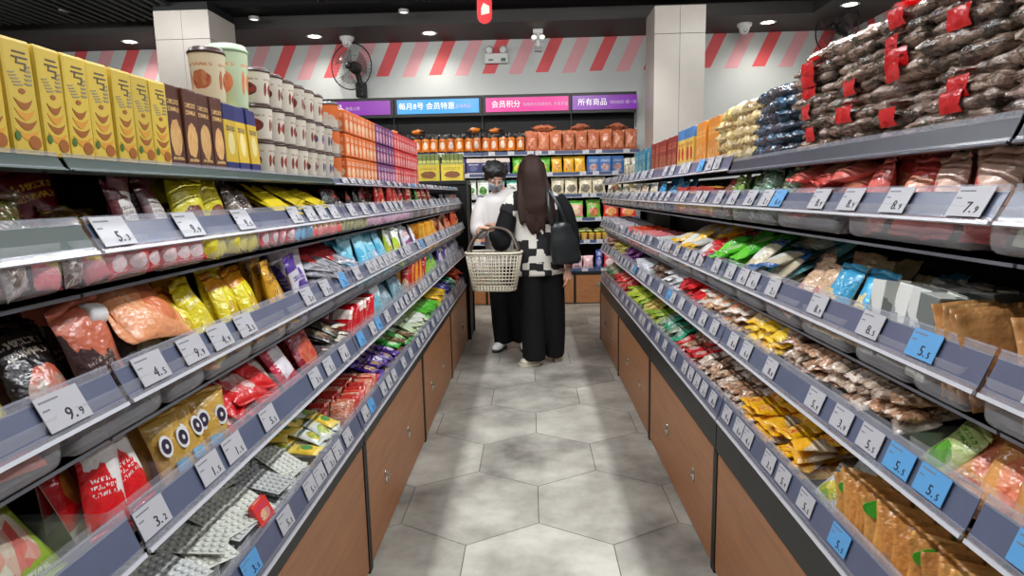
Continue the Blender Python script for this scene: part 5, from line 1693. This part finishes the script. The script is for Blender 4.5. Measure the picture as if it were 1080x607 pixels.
root = empty('emergency_lamp', (-.40, 8.45, 3.12))
tag(root, 'white emergency lamp box with two round heads on the striped wall', 'lamp')
bm = bmesh.new(); box(bm, -.15, -.07, -.06, .15, 0, .06, 0, .008); obj('body', bm, M_white, root)
for sx in (-.09, .09):
    bm = bmesh.new(); lathe(bm, [(.03, .03), (.045, .02), (.055, -.03), (.048, -.03), (.04, -.02)], 18, 0, Matrix.Translation((sx, -.07, .10)) @ Matrix.Rotation(R(-80), 4, 'X') @ Matrix.Diagonal((1, 1, -1, 1)), cap=True); obj('lamp_head', bm, M_white, root)
bm = bmesh.new(); box(bm, -.10, -.073, -.03, -.04, -.07, -.01); box(bm, .06, -.073, -.04, .12, -.07, .0); obj('indicator_panel', bm, mat('green_indicator', (80, 110, 100), .4), root)
root = empty('twin_spotlight', (.13, 8.0, 3.36))
tag(root, 'white twin headed spotlight with lit lamps under the soffit', 'lamp')
bm = bmesh.new(); box(bm, -.06, -.05, -.05, .06, .05, 0, 0, .008); box(bm, -.02, -.02, -.2, .02, .02, -.05, 0, .004); obj('bracket', bm, M_white, root)
for sx in (-.06, .06):
    T = Matrix.Translation((sx * .8, -.03, -.11)) @ Matrix.Diagonal((.7, .7, .7, 1)) @ Matrix.Rotation(R(62), 4, 'X')
    bm = bmesh.new(); lathe(bm, [(.03, -.05), (.042, -.04), (.05, .04), (.044, .04)], 18, 0, T, cap=False); hd = obj('lamp_head', bm, M_white, root)
    bm = bmesh.new(); lathe(bm, [(.001, .03), (.043, .03), (.043, .02)], 18, 0, T); obj('lamp_face', bm, mat('soft_lamp_glow', (255, 244, 226), .5, emit=(255, 240, 216), estr=1.6), hd)
bm = bmesh.new(); box(bm, -.045, -.045, -.26, .045, .03, -.2, 0, .01); obj('lower_box', bm, M_grey, root)

root = empty('hanging_tag', (-.255, 4.0, 2.42))
tag(root, 'red and white rounded hanging tag dangling from the ceiling', 'decoration')
bm = bmesh.new()
pts = [(-.042, .55), (.042, .55), (.045, .06)] + [(.045 * math.cos(a), .05 + .05 * math.sin(a)) for a in [-i * PI / 10 for i in range(1, 10)]] + [(-.045, .06)]
v0 = [bm.verts.new((x, -.008, z)) for x, z in pts]; v1 = [bm.verts.new((x, .008, z)) for x, z in pts]
bm.faces.new(v0); bm.faces.new(v1[::-1])
for i in range(len(pts)):
    bm.faces.new([v0[(i + 1) % len(pts)], v0[i], v1[i], v1[(i + 1) % len(pts)]])
bmesh.ops.recalc_face_normals(bm, faces=bm.faces[:])
obj('board', bm, mat('hanging_tag_red', (206, 26, 34), .35, bump=(6, .2)), root)
bm = bmesh.new(); bm.loops.layers.uv.new('UVMap')
decal(bm, [(-.02, .05), (.03, .06), (.03, .10), (-.005, .12), (-.02, .09)], -.0082, 0, .001)
decal(bm, [(.01, .2), (.035, .2), (.035, .42), (.02, .5)], -.0082, 0, .001)
obj('printed_mark', bm, mat('cream_print', (226, 206, 190), .5), root)
bm = bmesh.new(); tube(bm, [(0, 0, .55), (0, 0, 1.06)], .002, 6); obj('cord', bm, M_white, root)

# ------------------------------------------------------------------ two shoppers
def cloth(name, rgb, rough=.85, bump=(30, .15)):
    return mat(name, rgb, rough, 0, .2, bump)


M_skin = mat('skin', (206, 160, 136), .55, 0, .4)
M_blk = cloth('black_cloth', (20, 19, 21))
M_whc = cloth('white_cloth', (214, 210, 206))


def check_mat():
    b = NB('black_and_cream_patch_knit')
    tc = b.n('ShaderNodeTexCoord')
    mp = b.map(tc.outputs['Object'], (1, .02, 1), (.02, 0, .01))
    d = b.n('ShaderNodeTexVoronoi', distance='CHEBYCHEV')
    d.inputs['Scale'].default_value = 17
    d.inputs['Randomness'].default_value = .45
    b.t.links.new(mp, d.inputs['Vector'])
    sc = b.n('ShaderNodeSeparateColor')
    b.t.links.new(d.outputs['Color'], sc.inputs[0])
    c = b.mix(b.m_('GREATER_THAN', sc.outputs[0], .47), lin((26, 25, 27)), lin((206, 202, 192)))
    b.set(b.p.inputs['Base Color'], c)
    b.p.inputs['Roughness'].default_value = .95
    b.bump(b.noise(tc.outputs['Object'], 120, 2), .4, .004)
    return b.m


def merged(name, build, m, parent, vox=.010, sm=6, smooth=True):
    """several overlapping tubes fused into one continuous surface"""
    bm = bmesh.new()
    bm.loops.layers.uv.new('UVMap')
    build(bm)
    bmesh.ops.recalc_face_normals(bm, faces=bm.faces[:])
    me = new_mesh(name, bm, m, True)
    o = link(name, me)
    rm = o.modifiers.new('fuse', 'REMESH'); rm.mode = 'VOXEL'; rm.voxel_size = vox; rm.use_smooth_shade = True
    if sm:
        s = o.modifiers.new('soften', 'SMOOTH'); s.iterations = sm; s.factor = .5
    dg = bpy.context.evaluated_depsgraph_get()
    me2 = bpy.data.meshes.new_from_object(o.evaluated_get(dg))
    o.modifiers.clear()
    o.data = me2
    if not me2.materials:
        me2.materials.append(m)
    me2.polygons.foreach_set('use_smooth', [True] * len(me2.polygons))
    o.parent = parent
    return o


def lt(bm, pts, rads, n=14, per=5):
    P, Q = smooth_path(pts, rads, per)
    tube(bm, P, Q, n)


def hand(bm, wrist, direc, palmn, curl=.6, s=1.0, mir=1):
    """palm and five bent fingers; direc = along the hand, palmn = palm normal"""
    w = Vector(wrist); d = Vector(direc).normalized(); n = Vector(palmn).normalized(); side = d.cross(n).normalized() * mir
    lt(bm, [w - d * .02, w + d * .02, w + d * .055 * s, w + d * .088 * s], [(.022, .018), (.026, .016), (.038 * s, .014), (.036 * s, .011)], 10, 3)
    for k, (off, ln) in enumerate(((-.028, .062), (-.0095, .074), (.0095, .078), (.027, .070))):
        p = w + d * .08 * s + side * off * s
        q = [p]
        dd = d.copy()
        for seg, f in enumerate((.42, .32, .26)):
            ang = curl * (.5 + .55 * seg)
            dn = (d * math.cos(ang) + n * math.sin(ang)).normalized()
            q.append(q[-1] + dn * ln * f * s)
        lt(bm, q, [.0092 * s, .0088 * s, .008 * s, .0068 * s], 8, 3)
    p = w + d * .022 * s + side * .030 * s
    t1 = p + (side * .030 + d * .028 + n * .012) * s
    t2 = t1 + (side * .008 + d * .030 + n * .014) * s
    lt(bm, [w + d * .02 * s + side * .014 * s, p, t1, t2], [.013 * s, .012 * s, .0098 * s, .0078 * s], 8, 3)


def head(bm, c, fwd, tilt=0, s=1.0):
    """skull, jaw, nose, ears at centre c looking along fwd; returns a frame"""
    f = Vector(fwd).normalized(); up = Vector((0, 0, 1)); r_ = f.cross(up).normalized()
    M0 = Matrix((r_, f, r_.cross(f))).transposed().to_4x4()
    M0.translation = Vector(c)
    M0 = M0 @ Matrix.Rotation(R(tilt), 4, 'X')

    def P(x, y, z):
        return M0 @ Vector((x * s, y * s, z * s))

    def ell(cx, cy, cz, rx, ry, rz):
        t = bmesh.new(); bmesh.ops.create_uvsphere(t, u_segments=18, v_segments=12, radius=1)
        t.transform(M0 @ Matrix.Translation((cx * s, cy * s, cz * s)) @ Matrix.Diagonal((rx * s, ry * s, rz * s, 1)))
        join(bm, t)
    ell(0, -.008, .025, .076, .095, .085)
    ell(0, .018, -.045, .058, .070, .070)
    ell(0, .052, -.088, .028, .026, .022)
    ell(0, .072, .000, .045, .016, .030)
    lt(bm, [P(0, .086, .012), P(0, .096, -.012), P(0, .106, -.030), P(0, .090, -.040)], [.008 * s, .010 * s, .013 * s, .008 * s], 8, 3)
    for sx in (-1, 1):
        lt(bm, [P(sx * .074, -.005, .012), P(sx * .084, -.012, .0), P(sx * .080, -.008, -.028)], [.010 * s, .013 * s, .007 * s], 8, 3)
        ell(sx * .030, .068, -.028, .020, .018, .022)
    lt(bm, [P(-.022, .088, -.060), P(0, .094, -.058), P(.022, .088, -.060)], [.005 * s, .0075 * s, .005 * s], 8, 3)
    lt(bm, [P(-.018, .086, -.069), P(0, .092, -.071), P(.018, .086, -.069)], [.005 * s, .007 * s, .005 * s], 8, 3)
    return P


def eyes(P, root, dk=(30, 22, 20)):
    for sx in (-1, 1):
        bm = bmesh.new(); t = bmesh.new(); bmesh.ops.create_uvsphere(t, u_segments=12, v_segments=8, radius=.0115)
        t.transform(Matrix.Translation(P(sx * .030, .0785, .004))); join(bm, t)
        t = bmesh.new(); bmesh.ops.create_uvsphere(t, u_segments=10, v_segments=6, radius=.0062)
        t.transform(Matrix.Translation(P(sx * .030, .0865, .003)))
        for f in t.faces:
            f.material_index = 1
        join(bm, t)
        obj('eye', bm, [M_white, mat('dark_iris', dk, .2)], root, True)
        bm = bmesh.new(); lt(bm, [P(sx * .014, .090, .024), P(sx * .030, .091, .029), P(sx * .048, .080, .024)], [.003, .0035, .002], 6, 3)
        obj('eyebrow', bm, mat('eyebrow_hair', (40, 28, 24), .8), root, True)


def shoe(root, heel, toe, m, msole, name='shoe', wdt=.046):
    h, t = Vector(heel), Vector(toe)
    d = (t - h).normalized(); L = (t - h).length
    side = Vector((-d.y, d.x, 0))

    def b(bm):
        z = Vector((0, 0, 1))
        P, Q = smooth_path([h + d * .0 + z * .050, h + d * .25 * L + z * .055, h + d * .55 * L + z * .045, h + d * .8 * L + z * .036, h + d * .98 * L + z * .030], [(.030, .040), (.038, .048), (wdt * .95, .040), (wdt, .032), (.026, .020)], 4)
        tube(bm, P, Q, 14)
        lt(bm, [h + d * .12 * L + z * .05, h + d * .12 * L + z * .10], [(.034, .042), (.036, .044)], 12, 2)
    o = merged(name, b, m, root, .008, 4)
    bm = bmesh.new()
    n = 20
    top = []; bot = []
    for i in range(n):
        a = i * 2 * PI / n
        u = .5 - .5 * math.cos(a)
        w = wdt * (1.0 if u > .5 else .82) * abs(math.sin(a)) ** .6 * (1 if math.sin(a) > 0 else -1)
        p = h + d * (u * (L + .03) - .015) + side * w
        bot.append(bm.verts.new((p.x, p.y, .0015))); top.append(bm.verts.new((p.x, p.y, .026)))
    bm.faces.new(top); bm.faces.new(bot[::-1])
    for i in range(n):
        bm.faces.new([bot[i], bot[(i + 1) % n], top[(i + 1) % n], top[i]])
    bmesh.ops.recalc_face_normals(bm, faces=bm.faces[:])
    obj('sole', bm, msole, o)


# ---- woman with long brown hair, back to us
wr = empty('person', (.08, 5.12, 0))
tag(wr, 'person with long brown hair seen from behind in a black and cream patched jacket', 'person')
wx, wy = .08, 5.12


def W_(x, y, z):
    return (x - wx, y - wy, z)


def wbody(bm):
    P = head(bm, W_(.015, 5.14, 1.585), (-.35, .94, -.1), -12)
    lt(bm, [W_(.03, 5.13, 1.50), W_(.045, 5.12, 1.40)], [(.050, .052), (.056, .056)])
    lt(bm, [W_(.05, 5.12, 1.42), W_(.055, 5.12, 1.34), W_(.06, 5.11, 1.15), W_(.07, 5.12, .98), W_(.08, 5.12, .86)], [(.08, .07), (.15, .09), (.125, .085), (.12, .09), (.15, .10)])
    lt(bm, [W_(-.02, 5.10, .90), W_(-.01, 5.09, .5), W_(.0, 5.08, .10)], [(.080, .08), (.055, .055), (.036, .036)])
    lt(bm, [W_(.17, 5.14, .90), W_(.18, 5.17, .5), W_(.20, 5.22, .10)], [(.080, .08), (.055, .055), (.036, .036)])
    # left arm bent to the basket handle, right arm hanging
    lt(bm, [W_(-.10, 5.10, 1.36), W_(-.19, 5.07, 1.18), W_(-.225, 5.03, 1.05), W_(-.27, 4.98, 1.10), W_(-.315, 4.96, 1.135)], [(.045, .045), (.038, .038), (.033, .033), (.027, .027), (.020, .018)])
    hand(bm, W_(-.315, 4.96, 1.135), (-.75, -.1, .12), (0, .1, -1), 1.5, 1.0, -1)
    lt(bm, [W_(.20, 5.12, 1.36), W_(.29, 5.13, 1.15), W_(.305, 5.12, .98), W_(.30, 5.06, .86), W_(.295, 5.02, .80)], [(.045, .045), (.038, .038), (.033, .033), (.026, .026), (.020, .018)])
    hand(bm, W_(.295, 5.02, .80), (-.05, -.12, -1), (-1, .1, 0), .5, 1.0, 1)
    wbody.P = P


wb = merged('body', wbody, M_skin, wr, .0065, 3)
eyes(wbody.P, wr)


def jac(bm):
    lt(bm, [W_(.05, 5.13, 1.43), W_(.05, 5.12, 1.385), W_(.055, 5.115, 1.30), W_(.055, 5.11, 1.10), W_(.06, 5.115, .90), W_(.065, 5.12, .75)], [(.08, .075), (.175, .10), (.20, .125), (.19, .130), (.205, .145), (.215, .15)], 22)
    lt(bm, [W_(-.06, 5.11, 1.365), W_(-.125, 5.10, 1.32), W_(-.172, 5.085, 1.235)], [(.07, .08), (.086, .088), (.090, .09)], 16)


jk = merged('jacket', jac, check_mat(), wr, .010, 8)


def slv(bm):
    lt(bm, [W_(-.095, 5.11, 1.36), W_(-.16, 5.09, 1.26), W_(-.215, 5.06, 1.10), W_(-.235, 5.01, 1.02), W_(-.27, 4.98, 1.07), W_(-.30, 4.965, 1.12)], [(.068, .07), (.080, .08), (.082, .08), (.076, .075), (.060, .06), (.042, .042)], 16)


obj_l = merged('sleeve', slv, M_blk, wr, .010, 6)


def slv2(bm):
    lt(bm, [W_(.20, 5.11, 1.365), W_(.27, 5.12, 1.24), W_(.315, 5.12, 1.05), W_(.32, 5.09, .92), W_(.30, 5.05, .85)], [(.072, .075), (.084, .085), (.082, .085), (.072, .07), (.050, .048)], 16)


merged('sleeve', slv2, M_blk, wr, .010, 6)


def pan(bm):
    lt(bm, [W_(.075, 5.12, .98), W_(.08, 5.12, .86), W_(.08, 5.12, .76)], [(.15, .11), (.175, .125), (.17, .12)], 20)
    lt(bm, [W_(.0, 5.11, .82), W_(.005, 5.09, .6), W_(.01, 5.08, .3), W_(.015, 5.06, .045)], [(.105, .12), (.105, .11), (.10, .105), (.095, .105)], 18)
    lt(bm, [W_(.16, 5.13, .82), W_(.175, 5.14, .6), W_(.185, 5.17, .3), W_(.185, 5.20, .05)], [(.10, .12), (.10, .11), (.095, .105), (.085, .10)], 18)


merged('trousers', pan, M_blk, wr, .011, 8)


def hairb(bm):
    P = wbody.P
    t = bmesh.new(); bmesh.ops.create_uvsphere(t, u_segments=20, v_segments=14, radius=1)
    t.transform(Matrix.Translation(W_(.018, 5.115, 1.610)) @ Matrix.Diagonal((.093, .102, .103, 1))); join(bm, t)
    lt(bm, [W_(.018, 5.08, 1.66), W_(.025, 5.045, 1.55), W_(.035, 5.025, 1.42), W_(.055, 5.00, 1.32), W_(.075, 4.995, 1.23), W_(.085, 5.0, 1.15)], [(.070, .05), (.092, .07), (.110, .06), (.125, .042), (.105, .030), (.05, .014)], 20)
    for k in range(9):   # loose locks
        a = k / 8 - .5
        x = .05 + a * .24
        lt(bm, [W_(.025 + a * .15, 5.05, 1.55), W_(x - .01, 5.00, 1.36), W_(x + .02 * math.sin(k * 2), 4.975, 1.2), W_(x + .01 + .02 * math.sin(k), 4.98, 1.12 - .07 * math.cos(a * 4) + .03 * math.sin(k * 3))], [(.03, .02), (.028, .018), (.022, .012), (.007, .005)], 8)
    lt(bm, [W_(-.05, 5.14, 1.64), W_(-.085, 5.15, 1.52), W_(-.07, 5.12, 1.40), W_(-.05, 5.05, 1.30)], [(.03, .05), (.02, .05), (.03, .05), (.03, .03)], 10)
    lt(bm, [W_(.09, 5.12, 1.64), W_(.115, 5.11, 1.52), W_(.15, 5.06, 1.38), W_(.17, 5.02, 1.24), W_(.18, 5.01, 1.12)], [(.03, .05), (.03, .05), (.04, .04), (.035, .03), (.008, .008)], 10)


merged('hair', hairb, mat('dark_brown_hair', (44, 27, 20), .6, 0, .22, (60, .3)), wr, .008, 2)
M_crm = mat('cream_shoe', (196, 190, 172), .6)
shoe(wr, W_(.045, 5.06, 0), W_(-.10, 5.02, 0), M_crm, M_crm, wdt=.05)
shoe(wr, W_(.20, 5.17, 0), W_(.245, 5.40, 0), M_crm, M_crm, wdt=.05)

# black shoulder bag
hb = empty('shoulder_bag', (.250, 4.94, 1.01), (0, R(-6), R(12)))
tag(hb, 'black leather shoulder bag hanging at the right side of the person with long hair', 'bag')
M_lea = mat('black_leather', (30, 34, 34), .32, 0, .5, (40, .2))


def bagb(bm):
    lt(bm, [(0, .0, .17), (0, 0, .12), (.01, 0, -.02), (.02, 0, -.14), (.02, 0, -.165)], [(.045, .02), (.085, .04), (.118, .055), (.122, .055), (.085, .04)], 18)


merged('body', bagb, M_lea, hb, .009, 5)
bm = bmesh.new(); P, Q = smooth_path([(-.07, 0, .15), (-.075, .0, .30), (-.055, .07, .42), (-.04, .17, .45), (-.02, .26, .40), (.0, .26, .3)], [(.012, .004)] * 6, 5); tube(bm, P, Q, 8); obj('strap', bm, M_lea, hb, True)
bm = bmesh.new(); P, Q = smooth_path([(.05, 0, .15), (.0, .0, .30), (-.04, .07, .425), (-.03, .17, .455)], [(.012, .004)] * 4, 5); tube(bm, P, Q, 8); obj('strap', bm, M_lea, hb, True)

# ---- second shopper, black short hair, mask, white top
mr = empty('person', (-.22, 5.62, 0))
tag(mr, 'person with short black hair and a face mask in a white top looking down', 'person')
mx, my = -.22, 5.62


def N_(x, y, z):
    return (x - mx, y - my, z)


def mbody(bm):
    P = head(bm, N_(-.30, 5.55, 1.555), (.25, -.95, -.1), -28)
    lt(bm, [N_(-.285, 5.60, 1.50), N_(-.265, 5.64, 1.40)], [(.055, .055), (.06, .06)])
    lt(bm, [N_(-.26, 5.64, 1.42), N_(-.255, 5.64, 1.34), N_(-.24, 5.64, 1.12), N_(-.22, 5.65, .86)], [(.08, .07), (.16, .095), (.135, .09), (.15, .10)])
    lt(bm, [N_(-.29, 5.63, .9), N_(-.28, 5.60, .5), N_(-.27, 5.62, .10)], [(.08, .08), (.055, .055), (.036, .036)])
    lt(bm, [N_(-.14, 5.66, .9), N_(-.11, 5.65, .5), N_(-.09, 5.65, .10)], [(.08, .08), (.055, .055), (.036, .036)])
    lt(bm, [N_(-.42, 5.62, 1.35), N_(-.455, 5.58, 1.14), N_(-.45, 5.50, 1.06), N_(-.38, 5.36, 1.12), N_(-.345, 5.30, 1.15)], [(.048, .048), (.040, .040), (.036, .036), (.028, .028), (.021, .018)])
    hand(bm, N_(-.345, 5.30, 1.15), (.5, -.7, .05), (.1, .1, -1), .9, 1.0, 1)
    lt(bm, [N_(-.10, 5.64, 1.35), N_(-.06, 5.60, 1.14), N_(-.08, 5.50, 1.06), N_(-.16, 5.38, 1.12), N_(-.20, 5.33, 1.15)], [(.048, .048), (.040, .040), (.036, .036), (.028, .028), (.021, .018)])
    hand(bm, N_(-.20, 5.33, 1.15), (-.6, -.6, .05), (-.1, .1, -1), .9, 1.0, -1)
    mbody.P = P


merged('body', mbody, M_skin, mr, .0065, 3)
eyes(mbody.P, mr)


def top(bm):
    lt(bm, [N_(-.27, 5.63, 1.44), N_(-.26, 5.64, 1.39), N_(-.255, 5.64, 1.31), N_(-.24, 5.64, 1.1), N_(-.225, 5.645, .9), N_(-.22, 5.65, .78)], [(.075, .07), (.17, .10), (.19, .125), (.175, .13), (.18, .135), (.185, .135)], 20)
    lt(bm, [N_(-.40, 5.63, 1.36), N_(-.45, 5.60, 1.22), N_(-.46, 5.56, 1.10), N_(-.43, 5.46, 1.07), N_(-.385, 5.37, 1.115)], [(.065, .07), (.072, .075), (.07, .07), (.055, .055), (.040, .040)], 16)
    lt(bm, [N_(-.11, 5.63, 1.36), N_(-.06, 5.60, 1.22), N_(-.06, 5.56, 1.10), N_(-.10, 5.46, 1.07), N_(-.155, 5.385, 1.115)], [(.065, .07), (.072, .075), (.07, .07), (.055, .055), (.040, .040)], 16)


merged('top', top, M_whc, mr, .010, 6)


def mpan(bm):
    lt(bm, [N_(-.22, 5.65, .95), N_(-.22, 5.65, .84), N_(-.215, 5.65, .74)], [(.14, .10), (.17, .125), (.17, .12)], 20)
    lt(bm, [N_(-.285, 5.64, .82), N_(-.285, 5.62, .6), N_(-.275, 5.62, .3), N_(-.265, 5.63, .06)], [(.10, .115), (.10, .105), (.092, .10), (.082, .09)], 18)
    lt(bm, [N_(-.14, 5.66, .82), N_(-.12, 5.65, .6), N_(-.10, 5.65, .3), N_(-.09, 5.66, .06)], [(.10, .115), (.10, .105), (.092, .10), (.082, .09)], 18)


merged('trousers', mpan, M_blk, mr, .011, 8)


def mhair(bm):
    P = mbody.P

    def E(cx, cy, cz, rx, ry, rz):
        t = bmesh.new(); bmesh.ops.create_uvsphere(t, u_segments=18, v_segments=12, radius=1)
        a = P(cx, cy, cz); e0 = P(cx + 1, cy, cz) - a; e1 = P(cx, cy + 1, cz) - a; e2 = P(cx, cy, cz + 1) - a
        M = Matrix((e0 * rx, e1 * ry, e2 * rz)).transposed().to_4x4(); M.translation = a
        t.transform(M); join(bm, t)
    E(0, -.020, .045, .094, .104, .088)
    E(0, -.055, -.010, .085, .065, .075)
    for k in range(12):
        a = k / 11 * 2 - 1
        E(.072 * a, .055 - .05 * a * a, .070 - .01 * (k % 3), .022, .030, .030)
        E(.088 * math.sin(k * .55), -.02 - .075 * math.cos(k * .55), .06 + .02 * math.sin(k * 2.3), .03, .03, .035)
    for sx in (-1, 1):
        E(sx * .078, .0, .005, .018, .035, .05)


merged('hair', mhair, mat('black_hair', (20, 17, 17), .5, 0, .5, (60, .3)), mr, .008, 1)
bm = bmesh.new()
P = mbody.P
g = []
for i in range(9):
    a = (i / 8 - .5) * 2.3
    g.append([bm.verts.new(P(.070 * math.sin(a) , .035 + .078 * math.cos(a) * (1 - .10 * abs(j - 2)) - .004 * j, -.018 - .020 * j)) for j in range(5)])
for i in range(8):
    for j in range(4):
        bm.faces.new((g[i][j], g[i][j + 1], g[i + 1][j + 1], g[i + 1][j])).smooth = True
bmesh.ops.solidify(bm, geom=bm.faces[:], thickness=.003)
obj('face_mask', bm, mat('pale_blue_mask', (186, 192, 204), .8), mr, True)
M_trn = mat('white_trainer', (224, 224, 222), .5)
shoe(mr, N_(-.255, 5.70, 0), N_(-.335, 5.475, 0), M_trn, mat('dark_sole', (40, 40, 42), .6))
shoe(mr, N_(-.075, 5.70, 0), N_(-.055, 5.465, 0), M_trn, mat('dark_sole', (40, 40, 42), .6))

# ---- woven white shopping basket
bk = empty('shopping_basket', (-.29, 4.95, .655), (0, 0, R(-6)))
tag(bk, 'cream woven plastic shopping basket held by the person with long hair', 'basket')
M_bk = mat('cream_basket_plastic', (206, 198, 178), .5)
bm = bmesh.new()
NW, NH = 18, 9


def bp(t, v):
    """t 0..1 around a rounded rectangle, v 0..1 up"""
    hw, hd = (.170 + .050 * v), (.10 + .03 * v)
    a = t * 2 * PI
    ca, sa = math.cos(a), math.sin(a)
    p = 3.6
    k = (abs(ca) ** p + abs(sa) ** p) ** (-1 / p)
    return Vector((hw * ca * k, hd * sa * k, .295 * v))


NA = 48
for i in range(NA):
    tube(bm, [bp(i / NA, v) for v in (.0, .5, 1.0)], .0046, 5)
for j in range(11):
    v = .04 + j * .09
    tube(bm, [bp(i / 40, v) for i in range(40)], .0042, 5, closed=True)
obj('woven_wall', bm, M_bk, bk)
bm = bmesh.new(); tube(bm, [bp(i / 40, 1.0) for i in range(40)], .010, 8, closed=True); obj('rim', bm, M_bk, bk, True)
bm = bmesh.new()
ring = [bp(i / 40, 0) for i in range(40)]
a_ = [bm.verts.new(p + Vector((0, 0, .006))) for p in ring]; b_ = [bm.verts.new(p - Vector((0, 0, .003))) for p in ring]
bm.faces.new(a_); bm.faces.new(b_[::-1])
for i in range(40):
    bm.faces.new([b_[i], b_[(i + 1) % 40], a_[(i + 1) % 40], a_[i]])
obj('base', bm, M_bk, bk)
for yy, lean in ((-.07, .06), (.07, -.05)):
    P, Q = smooth_path([(-.20, yy, .29), (-.17, yy + lean * .4, .38), (-.09, yy + lean * .9, .462), (.02, yy + lean, .488), (.12, yy + lean * .9, .455), (.175, yy + lean * .4, .37), (.20, yy, .29)], [(.010, .008)] * 7, 5)
    bm = bmesh.new(); tube(bm, P, Q, 10); obj('handle', bm, mat('dark_brown_handle', (76, 64, 54), .4), bk, True)
